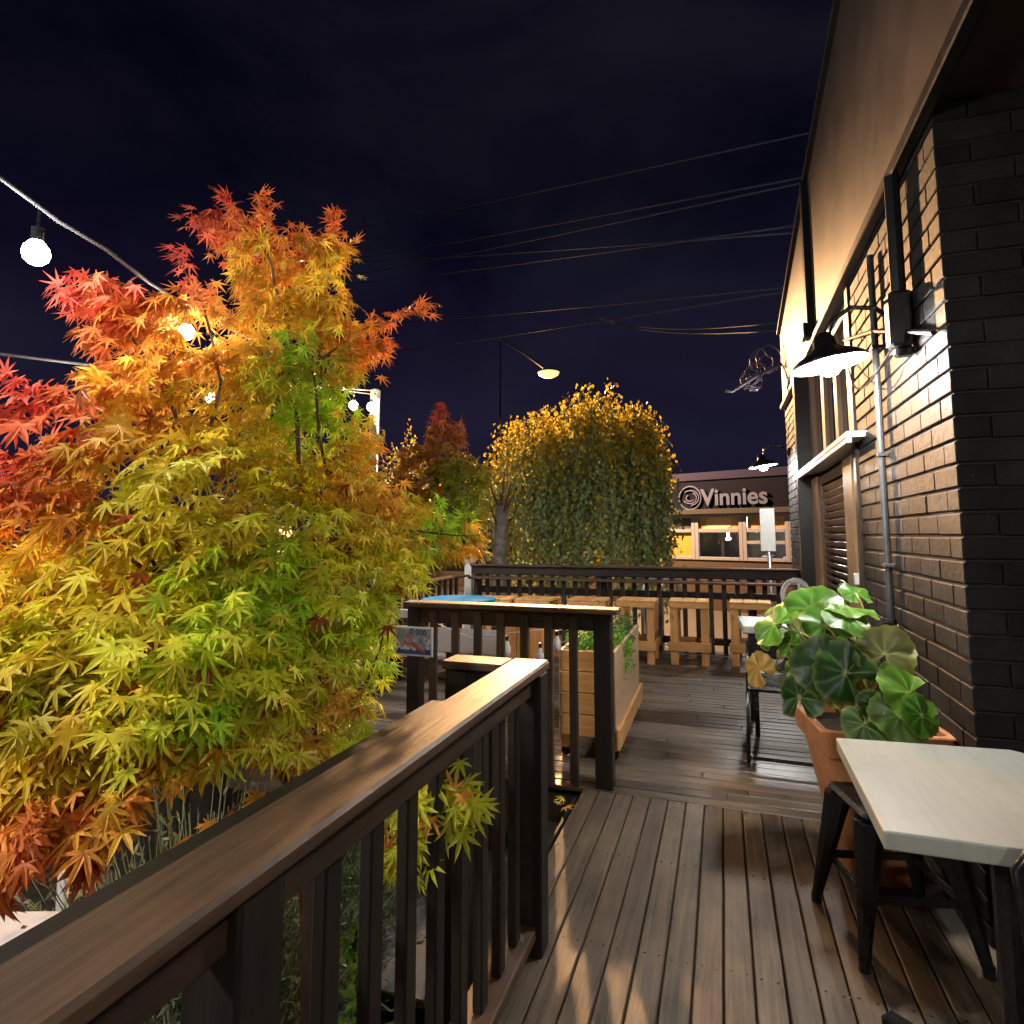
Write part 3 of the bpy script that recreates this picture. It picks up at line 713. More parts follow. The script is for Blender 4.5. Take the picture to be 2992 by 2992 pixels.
# ================================================================ POTTED PLANT
terra = plain('terracotta', (.50, .20, .075), .6, noise=.22, scale=9, bump=.15)
PX, PY = .545, 2.98
pt = empty('terracotta_pot', (PX, PY, 0), R(8), 'tall tapered square terracotta pot between the cream table and the brick wall', 'pot')
def sq(w, z, r=.03):
    q = []
    for (cx, cy, a0) in ((1, 1, 0), (-1, 1, 90), (-1, -1, 180), (1, -1, 270)):
        for k in range(4):
            a = R(a0+30*k); q.append(((w-r)*cx+r*math.cos(a), (w-r)*cy+r*math.sin(a), z))
    return q
rings = [sq(.115, 0), sq(.205, .50), sq(.228, .505), sq(.240, .60), sq(.236, .605), sq(.212, .605), sq(.206, .56)]
vs = [p_ for q in rings for p_ in q]; n = 16
fs = [(i*n+k, i*n+(k+1) % n, (i+1)*n+(k+1) % n, (i+1)*n+k) for i in range(len(rings)-1) for k in range(n)]+[tuple(range(n-1, -1, -1))]
MB().raw(vs, fs).build('body', terra, pt)
MB().raw(sq(.207, .565), [tuple(range(16))]).build('soil', soil, pt)
def ligmat():
    m, nt, b, out = newmat('glossy_round_leaf'); L = nt.links.new
    at = N(nt, 'ShaderNodeAttribute', attribute_name='Col'); L(at.outputs['Color'], b.inputs['Base Color'])
    tc = N(nt, 'ShaderNodeTexCoord'); nz = N(nt, 'ShaderNodeTexNoise', Scale=45, Detail=4); L(tc.outputs['Object'], nz.inputs['Vector'])
    bp = N(nt, 'ShaderNodeBump', Strength=.35, Distance=.004); L(nz.outputs['Fac'], bp.inputs['Height']); L(bp.outputs[0], b.inputs['Normal'])
    b.inputs['Roughness'].default_value = .38; b.inputs['Specular IOR Level'].default_value = .38
    t = N(nt, 'ShaderNodeBsdfTranslucent'); L(at.outputs['Color'], t.inputs['Color'])
    mx = N(nt, 'ShaderNodeMixShader'); mx.inputs[0].default_value = .18; L(b.outputs[0], mx.inputs[1]); L(t.outputs[0], mx.inputs[2]); L(mx.outputs[0], out.inputs[0])
    return m
LIG = ligmat()
pl = empty('leopard_plant', (0, 0, 0), 0, 'bushy potted plant with big round glossy green leaves in the terracotta pot', 'plant')
def round_leaf(c, nrm, stem, r, col, vein, cup=.12, fold=0.):
    """kidney leaf: centre c, facing nrm, notch towards stem direction"""
    nrm = Vector(nrm).normalized(); up = Vector(stem); up = (up-nrm*up.dot(nrm)).normalized(); sd = up.cross(nrm)
    V = []; C = []; Fc = []; rings_, seg = 6, 73
    rnd = random.random()*6
    for i in range(rings_+1):
        f = i/rings_
        for k in range(seg):
            a = R(22)+(2*math.pi-R(44))*k/(seg-1)                 # notch at angle 0 (towards the stem)
            rad = r*f*(1+.05*math.sin(3*a+rnd)+.025*math.sin(17*a)*(f > .7))
            if f > 0: rad *= (1-.16*math.exp(-((min(k, seg-1-k))/3.0)**2))
            x, y = math.sin(a)*rad, math.cos(a)*rad
            z = -cup*r*f*f+.05*r*f*math.sin(4*a+rnd)+.09*r*f**3*math.sin(5*a+2*rnd)+.025*r*f**2*abs(math.sin(4.5*a+.3))+fold*abs(x)*f
            V.append(Vector(c)+sd*x+up*y+nrm*z)
            vv = abs(math.sin(a*4.5+.3))
            w = max(0, 1-vv/.24)*max(0, 1-f*1.05)+(f < .12)*.8
            rim = .35*(f > .95)
            cc = np.array(col)*(1-.12*math.sin(6*a+rnd))*(1.0+.25*math.sin(9*a+f*5))*(1-w*.8)+np.array(vein)*w*.8
            cc = cc*(1-rim)+np.array((.32, .34, .07))*rim
            C.append(np.clip(cc, 0, 1))
    for i in range(rings_):
        for k in range(seg-1): Fc.append((i*seg+k, i*seg+k+1, (i+1)*seg+k+1, (i+1)*seg+k))
    return V, Fc, C
G1, G2, G3, G4, YL = (.016, .062, .008), (.060, .18, .014), (.105, .24, .018), (.14, .15, .035), (.55, .33, .08)
VE = (.50, .52, .22)
# (px, py, depth along Y, radius px, normal (x,y,z), colour)
LV = [(1478, 1153, 3.05, 44, (-.5, -.35, .75), G3), (1462, 1178, 2.95, 48, (-.55, -.45, .7), G3), (1530, 1150, 2.95, 55, (-.35, -.75, .55), G2), (1500, 1140, 3.1, 45, (-.2, .1, .9), G3),
      (1598, 1145, 2.95, 52, (.15, -.1, 1), G3), (1600, 1165, 2.85, 44, (.2, -.45, .8), G2), (1556, 1180, 2.85, 50, (-.15, -.75, .55), G2), (1600, 1190, 3.0, 40, (.2, .3, -.7), G4),
      (1512, 1195, 2.8, 36, (-.7, .2, -.55), G4), (1558, 1258, 2.68, 60, (-.1, -.95, .25), G1), (1596, 1270, 2.66, 58, (.1, -.95, .28), G1), (1432, 1263, 2.95, 34, (-.6, -.7, .2), YL), (1470, 1232, 3.0, 26, (-.9, -.1, .3), G4),
      (1508, 1315, 2.72, 46, (-.65, -.7, .2), G1), (1670, 1235, 2.75, 52, (.3, .7, -.35), G4), (1716, 1308, 2.55, 52, (.3, -.75, .6), G3), (1700, 1350, 2.5, 50, (.15, -.85, .5), (.09, .17, .03)), (1740, 1350, 2.5, 38, (.45, -.8, .4), G2), (1632, 1368, 2.56, 40, (0, -.85, .5), (.05, .11, .025)),
      (1540, 1215, 2.95, 40, (-.3, -.5, .7), G2), (1640, 1210, 3.05, 36, (.4, -.2, .8), G2), (1575, 1120+95, 3.1, 40, (0, -.6, .7), G1),
      (1450, 1205, 3.0, 24, (-.7, -.5, .3), G2), (1490, 1215, 2.9, 26, (-.4, -.7, .4), G3), (1535, 1300, 2.72, 26, (-.5, -.8, .2), G2), (1648, 1330, 2.6, 28, (.1, -.9, .3), G1), (1615, 1120, 3.1, 30, (.3, -.5, .8), G2), (1690, 1275, 2.7, 28, (.5, -.6, .5), G2), (1575, 1310, 2.66, 24, (0, -.9, .3), G4), (1500, 1260, 2.8, 24, (-.6, -.6, .4), G2), (1545, 1125, 3.15, 36, (-.1, .2, 1), G2)]
sb = MB()
for (px, py, yy, rp, nr, col) in LV:
    c = Vector(aty(px, py, yy)); c.x = min(c.x, .745)
    r = rp/1162*yy*.90
    root = Vector((PX+random.uniform(-.08, .08), PY+random.uniform(-.09, .09), .56))
    V, Fc, C = round_leaf(c, nr, root-c, r, np.array(col), VE)
    lo = raw_mesh('leaf', V, Fc, LIG, np.array(C), pl, True)
    if col is YL: lo['label'] = 'yellowed withering leaf hanging to the left'
    mid = (root+c)/2+Vector((random.uniform(-.04, .04), random.uniform(-.04, .02), .09))
    sb.tube([root, root*.6+mid*.4+Vector((0, 0, .03)), mid, c*.7+mid*.3+Vector((0, 0, .015)), c], [.008, .0075, .0065, .0055, .005], 6)
sb.build('stems', plain('leaf_stalk', (.34, .33, .09), .5, noise=.25, scale=30), pl, smooth=True)
# ================================================================ MAPLE
def inpoly(x, y, P):
    P = np.asarray(P, float); n = len(P); c = np.zeros(len(x), bool); j = n-1
    for i in range(n):
        xi, yi = P[i]; xj, yj = P[j]
        m = ((yi > y) != (yj > y)) & (x < (xj-xi)*(y-yi)/((yj-yi) or 1e-9)+xi); c ^= m; j = i
    return c
def idw(x, y, A, p=3.):
    A = [(a[0], a[1], a[2]) for a in A]; num = 0; den = 0
    for ax, ay, v in A:
        w = 1/(((x-ax)**2+(y-ay)**2)+400)**(p/2); num = num+np.outer(w, np.atleast_1d(v)); den = den+w
    return num/den[:, None]
def maple_leaf(hi=True):
    """unit palmate leaf: base at origin, middle lobe along +y, flat in xy with drooping lobes; returns verts, faces"""
    lob = [(0, 1.0), (37, .93), (-37, .93), (74, .74), (-74, .74), (116, .42), (-116, .42)]
    lob.sort(key=lambda q: -q[0]); P = [(0, .0)]
    ring = [(0.03, -.03)]
    for i, (a, l) in enumerate(reversed(lob)):
        a = -a; ar = R(a)
        if i > 0:
            am = R((a+pa)/2); nr = .27 if abs(a+pa)/2 < 95 else .17
            ring.append((nr*math.sin(-am), nr*math.cos(am)))
        if hi:
            for s in (1, -1):
                q = R(a+s*(8.5 if abs(a) < 100 else 11)); e = (l*.60*math.sin(-q), l*.60*math.cos(q))
                if s == 1: ring.append(e)
                else: last = e
            ring.append((l*math.sin(-ar), l*math.cos(ar))); ring.append(last)
        else: ring.append((l*math.sin(-ar), l*math.cos(ar)))
        pa = a
    V = np.array([(0, .05, 0)]+[(x, y, 0) for x, y in ring]); n = len(ring)
    rr = np.hypot(V[:, 0], V[:, 1]); V[:, 2] = -.30*rr**2+.04*np.abs(V[:, 0])
    Fc = [(0, 1+(k+1) % n, 1+k) for k in range(n)]
    return V-[0, 0, 0], Fc
LH, LL = maple_leaf(True), maple_leaf(False)
def orient(ax, nr):
    ax = ax/np.linalg.norm(ax); s = np.cross(ax, nr); s /= np.linalg.norm(s)+1e-9; n = np.cross(s, ax); return np.array([s, ax, n])
class Leaves:
    def __init__(s): s.V = []; s.F = []; s.C = []; s.n = 0
    def add(s, pos, ax, nr, size, col, hi):
        v, f = LH if hi else LL
        m = orient(ax, nr); w = v*size*[RNG.uniform(.85, 1.1), 1, RNG.uniform(.2, 1.6)]
        s.V.append(pos+w @ m); s.F += [(a+s.n, b+s.n, c+s.n) for a, b, c in f]; s.n += len(v)
        cc = np.repeat(col[None], len(v), 0)*1.0
        tip = np.hypot(v[:, 0], v[:, 1])[:, None]
        cc = cc*(1-.18*tip)+np.array([cc[0, 0]*1.05, cc[0, 1]*.72, cc[0, 2]])*.18*tip
        s.C.append(cc)
    def build(s, name, mat, parent): return raw_mesh(name, np.concatenate(s.V).tolist(), s.F, mat, np.concatenate(s.C), parent)
MAPLE = leafmat('maple_leaf', .32, .48, .25)
PA = [(0, 880), (60, 865), (115, 850), (160, 815), (200, 780), (170, 725), (150, 650), (162, 600), (112, 540), (160, 507), (220, 520), (290, 540), (335, 560), (328, 500), (322, 468), (350, 480), (385, 525), (425, 575), (468, 600), (440, 540), (428, 480), (372, 432), (352, 405), (392, 392), (425, 405), (418, 356), (440, 378), (455, 402), (482, 402), (495, 368), (513, 408), (560, 420), (600, 432), (627, 395), (640, 420), (666, 460), (640, 520), (660, 560), (700, 588), (760, 583), (818, 578), (760, 608), (700, 627), (738, 645), (715, 672), (680, 690), (692, 722), (640, 738), (690, 772), (722, 830), (700, 880), (730, 900), (780, 905), (830, 920), (880, 945), (905, 990), (920, 1032), (885, 1050), (830, 1052), (800, 1090), (790, 1140), (752, 1190), (745, 1240), (720, 1300), (702, 1385), (640, 1420), (580, 1450), (520, 1425), (450, 1435), (400, 1462), (330, 1482), (308, 1442), (272, 1480), (250, 1560), (205, 1640), (155, 1662), (128, 1602), (90, 1590), (40, 1655), (0, 1690)]
PB = [(0, 703), (50, 715), (120, 760), (200, 785), (210, 830), (150, 810), (80, 775), (0, 735)]
PC = [(345, 1570), (420, 1520), (480, 1490), (548, 1478), (560, 1500), (500, 1525), (430, 1570), (360, 1610)]
PD = [(650, 1560), (700, 1570), (740, 1510), (800, 1500), (870, 1470), (905, 1545), (850, 1610), (800, 1640), (740, 1625), (690, 1625), (650, 1620)]
DEP = [(40, 1620, 1.22), (200, 1560, 1.32), (60, 1300, 1.4), (250, 1300, 1.42), (50, 950, 1.65), (300, 1000, 1.70), (480, 1350, 1.62), (600, 1100, 1.95), (720, 1200, 2.15), (870, 980, 2.6), (200, 600, 2.05), (60, 740, 1.7), (450, 720, 2.25), (620, 750, 2.6), (550, 450, 2.75), (420, 380, 2.7), (770, 590, 2.7), (650, 1400, 1.8), (430, 1430, 1.5), (330, 1230, 1.45), (280, 900, 1.55), (800, 1550, 2.12), (870, 1520, 2.15), (720, 1590, 2.05), (450, 1540, 1.8)]
red, ored, ora, amb, yel, ygr, grn = (216, 92, 74), (218, 124, 66), (220, 152, 58), (224, 180, 56), (220, 198, 56), (200, 206, 58), (150, 188, 52)
CLR = [(p[0], p[1], np.array(lin(c))) for c, ps_ in (
    (red, [(420, 385), (345, 490), (140, 540), (120, 535), (50, 735), (15, 875), (330, 470), (210, 530)]),
    (ored, [(560, 430), (640, 430), (170, 640), (760, 590), (725, 650), (120, 790), (50, 930), (390, 540), (500, 400), (180, 580), (90, 860)]),
    (ora, [(300, 660), (380, 650), (480, 540), (650, 630), (250, 790), (130, 960), (300, 570), (230, 680), (420, 620), (560, 480), (690, 600), (690, 850), (620, 1280), (740, 930), (880, 1040)]),
    (amb, [(380, 780), (420, 740), (330, 740), (660, 890), (180, 900), (200, 1080), (150, 950), (560, 540), (760, 960), (480, 480), (430, 1440), (250, 1470), (300, 1400), (60, 1050), (250, 920)]),
    (yel, [(350, 950), (300, 1120), (250, 1230), (600, 1010), (470, 1230), (620, 500), (100, 1270), (450, 960), (400, 1000), (160, 1340), (730, 1040), (60, 1070), (50, 1200), (210, 1010), (30, 1340), (300, 870), (120, 1080), (330, 900), (480, 850), (560, 870), (400, 880), (180, 1180)]),
    (ygr, [(600, 1120), (440, 1060), (540, 1180), (640, 1230), (320, 1300), (650, 1370), (500, 1330), (720, 1150), (800, 1550), (280, 900), (60, 1280), (450, 1340), (380, 1160), (680, 1590), (560, 1380), (800, 1600), (880, 1510), (600, 950), (520, 980), (330, 1060), (700, 1220)]),
    (grn, [(620, 720), (570, 780), (640, 830), (560, 650), (850, 950), (880, 910), (520, 1090), (370, 1290), (820, 1000), (600, 790)]),
    (ored, [(20, 1620), (40, 1560), (170, 1610), (30, 1500)]), (ora, [(90, 1530), (130, 1480), (240, 1560), (450, 1540), (260, 1400), (520, 1400)]), (amb, [(220, 1500), (60, 1420)])) for p in ps_]
TR = np.array([-1.40, 1.78])
mp = empty('maple_tree', (TR[0], TR[1], -.62), 0, 'japanese maple with red, orange and lime leaves beside the worn handrail', 'tree')
crown = Leaves()
def fill(P, n, layers=.28, smin=.055, smax=.085):
    P = np.array(P); PD_ = P if layers == .16 else None; lo, hi = P.min(0), P.max(0); cnt = 0
    pts = []
    while cnt < n:
        x = RNG.uniform(lo[0]-40 if lo[0] <= 0 else lo[0], hi[0], 4000); y = RNG.uniform(lo[1], hi[1], 4000)
        d = idw(x, y, DEP)[:, 0]
        keep = inpoly(np.maximum(x, 1), y, P) & (RNG.random(4000) < (d/2.75)**1.6)
        pts.append(np.stack([x[keep], y[keep], d[keep]], 1)); cnt += keep.sum()
    pts = np.concatenate(pts)[:n]
    # leaves sit in sprays of a dozen along a drooping twig; colour varies from spray to spray
    NS = max(4, n//11); ctr = pts[RNG.permutation(len(pts))[:NS]]; col = idw(ctr[:, 0], ctr[:, 1], CLR, 3.6)
    rows = []
    for (x, y, d), c in zip(ctr, col):
        dd = d+abs(RNG.normal())*layers*1.15*(1.0 if d > 1.5 else .7)-.02
        p = atd(x, y, dd); o_ = np.array([p[0]-TR[0], p[1]-TR[1], 0.]); o_ /= np.linalg.norm(o_)+1e-6
        o_ = o_*.6+np.array([.10, -.5, 0])*.4+RNG.normal(size=3)*[.5, .5, .12]; o_ /= np.linalg.norm(o_)
        s_ = np.cross(o_, [0, 0, 1.]); s_ /= np.linalg.norm(s_); tl = RNG.uniform(.10, .20); hue = np.array([1, RNG.uniform(.88, 1.30), 1])*RNG.uniform(.80, 1.35)
        for k in range(11):
            t = (k+RNG.random())/11-.5; sd = (1 if k % 2 else -1)*RNG.uniform(.01, .075)
            q = p+o_*tl*t*1.3+s_*sd+np.array([0, 0, -.16*(t+.5)**2*tl*4+RNG.normal()*.018])
            rows.append((q, o_*(.55)+s_*np.sign(sd)*.45, c*hue))
    for pos, sdir, c in rows:
        if pos[0] > -.765 and pos[2] > -.1: continue
        qx, qy = pix(pos)
        if P is not PD_ and ((qx > 742 and qy > 1115) or (qy > 1380 and not inpoly(np.array([max(qx, 1.)]), np.array([qy]), P)[0]) or (92 < qx < 132 and qy > 1575)): continue
        if P is not PD_ and layers > .1 and qx > 2 and RNG.random() > .14 and not inpoly(np.array([qx]), np.array([qy]), P)[0]: continue
        d = float(np.dot(pos-E0, M3 @ np.array([0, 0, 1.])))
        out = np.array([pos[0]-TR[0], pos[1]-TR[1], 0.]); out /= np.linalg.norm(out)+1e-6
        out = sdir*.65+out*.3+np.array([.16, -.80, 0])*.3+RNG.normal(size=3)*[.28, .28, .12]
        ax = np.array([out[0], out[1], -RNG.uniform(.15, 1.0)])+RNG.normal(size=3)*.28
        nr = np.array([out[0]*.7, out[1]*.7, .75])+RNG.normal(size=3)*.30
        c = c*RNG.uniform(.85, 1.2)*np.array([1, RNG.uniform(.88, 1.12), 1])
        if RNG.random() < .025: c = np.array(lin((150, 70, 30)))
        crown.add(pos, ax, nr, RNG.uniform(smin, smax)*(.9 if d > 2.2 else 1.0), np.clip(c, 0, .9)-0, d < 1.9)
fill(PA, 9600); fill(PB, 60, .06); fill(PC, 55, .12); fill(PD, 150, .16, .05, .07)
for k in range(62):                                            # one spray pokes out through the balusters
    t = RNG.random(); x_ = 745+150*t+RNG.normal()*16; y_ = 1600-105*t+RNG.normal()*34
    pos = np.array(atd(x_, y_, 1.40+.10*RNG.random()))
    ax = np.array([.35, -.3, RNG.uniform(-.9, .2)])+RNG.normal(size=3)*.4
    c = np.array(lin((196, 200, 60) if RNG.random() < .8 else (220, 150, 70)))*RNG.uniform(.8, 1.2)
    crown.add(pos, ax, np.array([.2, -.8, .6])+RNG.normal(size=3)*.3, RNG.uniform(.045, .065), c, True)
for spine in ([(6, 708), (90, 735), (200, 785)], [(420, 356), (440, 400), (480, 440)], [(325, 467), (370, 540), (430, 610)], [(112, 538), (180, 560), (260, 610)], [(818, 579), (740, 597), (650, 640)], [(497, 368), (505, 410), (520, 470)], [(630, 395), (630, 440), (600, 500)], [(352, 405), (420, 430), (490, 470)], [(665, 460), (630, 480), (590, 520)], [(736, 646), (690, 655), (640, 680)], [(5, 870), (90, 850), (170, 850)], [(0, 1690), (40, 1600), (90, 1500)], [(150, 1660), (180, 1590), (220, 1500)]):
    S = np.array(spine, float)
    for k in range(26):
        t = RNG.random()*(len(S)-1); i = min(int(t), len(S)-2); q = S[i]+(S[i+1]-S[i])*(t-i)+RNG.normal(size=2)*7
        d = idw(q[None, 0], q[None, 1], DEP)[0, 0]; c = idw(q[None, 0], q[None, 1], CLR, 3.6)[0]
        tw = S[0]-S[-1]; axw = M3 @ np.array([tw[0], -tw[1], 0]); axw /= np.linalg.norm(axw)
        crown.add(atd(q[0], q[1], d), axw*.8+RNG.normal(size=3)*.35+[0, 0, -.35], np.array([.1, -.7, .7])+RNG.normal(size=3)*.3, RNG.uniform(.045, .07), c*RNG.uniform(.8, 1.15), d < 1.9)
co = crown.build('crown', MAPLE, None); co.parent = mp; co.location = (-TR[0], -TR[1], .62)
bark = plain('maple_bark', (.16, .095, .06), .75, noise=.45, scale=25, bump=.5)
b = MB()
def limb(pts, r0, r1, n=8):
    P = [Vector(atd(*p)) for p in pts]; Q = []
    for i in range(len(P)-1):
        for t in range(4): 
            j = Vector(RNG.normal(size=3)*.006) if 0 < i+t else Vector()
            Q.append(P[i].lerp(P[i+1], t/4)+j)
    Q.append(P[-1]); b.tube(Q, [r0+(r1-r0)*k/(len(Q)-1) for k in range(len(Q))], n)
base = Vector((-1.245, 1.76, -.64))
P0 = Vector(atd(590, 1930, 1.90)); b.tube([base, P0, Vector(atd(578, 1660, 1.93)), Vector(atd(556, 1490, 1.97)), Vector(atd(505, 1425, 2.0))], [.034, .027, .024, .020, .016], 10)
limb([(505, 1425, 2.0), (500, 1300, 2.05), (420, 1160, 2.0), (385, 1060, 2.0), (360, 930, 2.05), (330, 780, 2.15), (260, 640, 2.2), (180, 545, 2.15)], .016, .003)
limb([(420, 1160, 2.0), (300, 1080, 1.85), (150, 1000, 1.75), (20, 900, 1.7)], .010, .003)
limb([(578, 1660, 1.93), (600, 1400, 2.1), (565, 1130, 2.25), (570, 950, 2.4), (560, 760, 2.55), (540, 600, 2.7), (500, 480, 2.75), (430, 380, 2.75)], .018, .003)
limb([(565, 1130, 2.25), (640, 980, 2.4), (600, 820, 2.55), (590, 650, 2.7), (625, 420, 2.75)], .010, .003)
limb([(590, 690, 2.7), (690, 620, 2.72), (800, 584, 2.72)], .007, .002)
limb([(640, 1040, 2.3), (760, 1000, 2.5), (900, 1010, 2.6)], .008, .002)
limb([(500, 1340, 2.0), (380, 1270, 1.75), (200, 1250, 1.55), (60, 1300, 1.45)], .011, .003)
limb([(380, 1270, 1.75), (250, 1400, 1.5), (120, 1520, 1.35), (40, 1620, 1.25)], .007, .002)
limb([(500, 1340, 2.0), (450, 1390, 1.75), (350, 1430, 1.55)], .007, .002)
limb([(360, 930, 2.05), (420, 720, 2.25), (380, 560, 2.4), (330, 480, 2.45)], .008, .002)
limb([(300, 1080, 1.85), (200, 850, 1.8), (100, 760, 1.75), (10, 715, 1.7)], .006, .002)
limb([(600, 1400, 2.1), (690, 1280, 2.1), (740, 1160, 2.15)], .007, .002)
limb([(578, 1660, 1.93), (700, 1560, 1.92), (760, 1580, 1.62), (880, 1500, 1.45)], .007, .002)
limb([(556, 1490, 1.97), (470, 1510, 1.85), (370, 1590, 1.75)], .006, .002)
to = b.build('trunk', bark, mp, smooth=True, loc=(-TR[0], -TR[1], .62))

# second maple behind
TR2 = np.array([-2.5, 3.05])
m2 = empty('maple_tree', (*TR2, -.62), 0, 'smaller maple with pinkish top and green middle behind the larger one', 'tree')
crown = Leaves()
P2 = [(745, 900), (750, 850), (800, 835), (815, 790), (832, 757), (850, 790), (875, 800), (880, 850), (925, 880), (915, 960), (905, 1040), (860, 1060), (780, 1060), (720, 1000), (720, 920)]
A2 = [(830, 770, np.array(lin((150, 66, 52)))), (860, 810, np.array(lin((140, 85, 45)))), (800, 850, np.array(lin((150, 105, 40)))), (850, 900, np.array(lin((120, 140, 40)))), (860, 980, np.array(lin((110, 150, 34)))), (760, 930, np.array(lin((150, 90, 45)))), (900, 1030, np.array(lin((175, 125, 34)))), (780, 1010, np.array(lin((165, 150, 34))))]
x = RNG.uniform(720, 925, 6000); y = RNG.uniform(757, 1060, 6000); k = inpoly(x, y, P2); x, y = x[k][:1500], y[k][:1500]; cc = idw(x, y, A2)
for xx, yy, c in zip(x, y, cc):
    pos = atd(xx, yy, 3.3+abs(RNG.normal())*.3); out = np.array([.3, -.8, 0])+RNG.normal(size=3)*.5
    crown.add(pos, np.array([out[0], out[1], -RNG.uniform(.1, .9)])+RNG.normal(size=3)*.3, np.array([out[0]*.6, out[1]*.6, .8])+RNG.normal(size=3)*.3, RNG.uniform(.05, .075), c*RNG.uniform(.7, 1.2), False)
co = crown.build('crown', MAPLE, m2); co.location = (-TR2[0], -TR2[1], .62)
b = MB()
limb([(745, 1120, 3.65), (775, 1010, 3.6), (830, 900, 3.6), (832, 780, 3.6)], .02, .004); limb([(790, 980, 3.6), (850, 980, 3.6), (890, 1020, 3.55)], .01, .003)
b.tube([(*TR2, -.64), tuple(Vector(atd(745, 1120, 3.65)))], [.035, .02], 8)
b.build('trunk', bark, m2, smooth=True, loc=(-TR2[0], -TR2[1], .62))

# ================================================================ BACKGROUND TREES
birch = leafmat('birch_leaf', .26, .5, .2)
def weeping(name, label, base, topz, rx, n_strand, leaf, zlow, seed, dome=.55, trunk_r=.16, col=(.33, .41, .19), ry=None):
    rr = np.random.default_rng(seed); ry = ry or rx; t = empty(name, base, 0, label, 'tree')
    V = []; Fc = []; C = []; bx, by, bz = base; H_ = topz-bz
    tb = MB(); tb.tube([(0, 0, -.05), (.06, .02, H_*.3), (-.05, 0, H_*.6), (.05, .05, H_*.86)], [trunk_r, trunk_r*.8, trunk_r*.55, .04], 10)
    CL = [(rr.uniform(0, 2*math.pi), math.sqrt(rr.random()), rr.normal()*.20, rr.uniform(.75, 1.12)) for _ in range(max(14, n_strand//14))]
    for s in range(n_strand):
        a, q, dzc, ll = CL[rr.integers(len(CL))]
        ox, oy = math.cos(a)*rx*q+rr.normal()*.17, math.sin(a)*ry*q+rr.normal()*.17
        q = min(1.1, math.hypot(ox/rx, oy/ry))
        top = H_*(1-dome*.42*q**2.6)+rr.normal()*.08+dzc-.10-.12*H_*.3*rr.random()**3
        L_ = (top-(zlow-bz))*rr.uniform(.45, 1.0) if q > .4 else (top-(zlow-bz))*rr.uniform(.2, .9)
        if s % 9 == 0:
            tb.tube([(0, 0, H_*rr.uniform(.45, .75)), (ox*.5, oy*.5, top*rr.uniform(.86, .98)), (ox, oy, top)], [.035, .018, .006], 5)
        # short upright shoot at the very top
        L_ *= ll
        m = int(L_/leaf*1.2)+6
        sw = rr.normal(size=2)*.10
        for k in range(m):
            f = k/m
            z = top+.20*rr.random()**2*(f < .06)-L_*f
            p = np.array([ox*(1-.03*f)+sw[0]*f+rr.normal()*.05, oy*(1+.05*f)+sw[1]*f+rr.normal()*.05, z])
            ax = np.array([rr.normal()*.5, rr.normal()*.5, -.8]); nr = rr.normal(size=3)
            sd = np.cross(ax, nr); sd /= np.linalg.norm(sd)+1e-9; ax = ax/np.linalg.norm(ax); l = leaf*rr.uniform(.7, 1.25); w = l*.36
            i = len(V); V += [p, p+ax*l*.45+sd*w, p+ax*l, p+ax*l*.45-sd*w]; Fc.append((i, i+1, i+2, i+3))
            c = (np.array((.46, .36, .035)) if rr.random() < .12+.85*max(0, 1-f*2.4) else np.array(col))*rr.uniform(.6, 1.35)*np.array([1, rr.uniform(.85, 1.15), 1]); C += [c]*4  # golden strand tops paint the street lamp's light into the leaf colour
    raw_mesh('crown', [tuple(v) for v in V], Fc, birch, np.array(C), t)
    tb.build('trunk', plain('pale_bark', (.34, .29, .24), .8, noise=.4, scale=8, bump=.4), t, smooth=True)
    return t
weeping('weeping_tree', 'broad weeping tree with small leaves, strand tops painted golden as lit by the orange street lamp', (-3.02, 13.2, -.95), 4.3, 2.12, 950, .097, -.45, 4, ry=1.7)
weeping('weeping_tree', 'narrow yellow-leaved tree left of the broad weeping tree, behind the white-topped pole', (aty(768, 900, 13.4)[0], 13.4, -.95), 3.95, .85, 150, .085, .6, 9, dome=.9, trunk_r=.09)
tk = empty('tree_trunk', (aty(944, 1030, 12.)[0], 12.0, -.95), 0, 'pale mottled bare tree trunk at the left edge of the weeping tree', 'tree')
MB().tube([(0, 0, -.05), (.02, 0, .8), (-.03, 0, 1.7), (.05, 0, 2.9)], [.21, .19, .175, .13], 14).build('trunk', plain('mottled_bark', (.36, .31, .27), .8, noise=.55, scale=7, bump=.5), tk, smooth=True)
b = MB()
for k in range(7): b.tube([(0, 0, 2.2+.1*k), (random.uniform(-.5, .6), random.uniform(-.5, .3), 3.0+.12*k)], [.04, .012], 6)
b.build('branch', bark, tk)

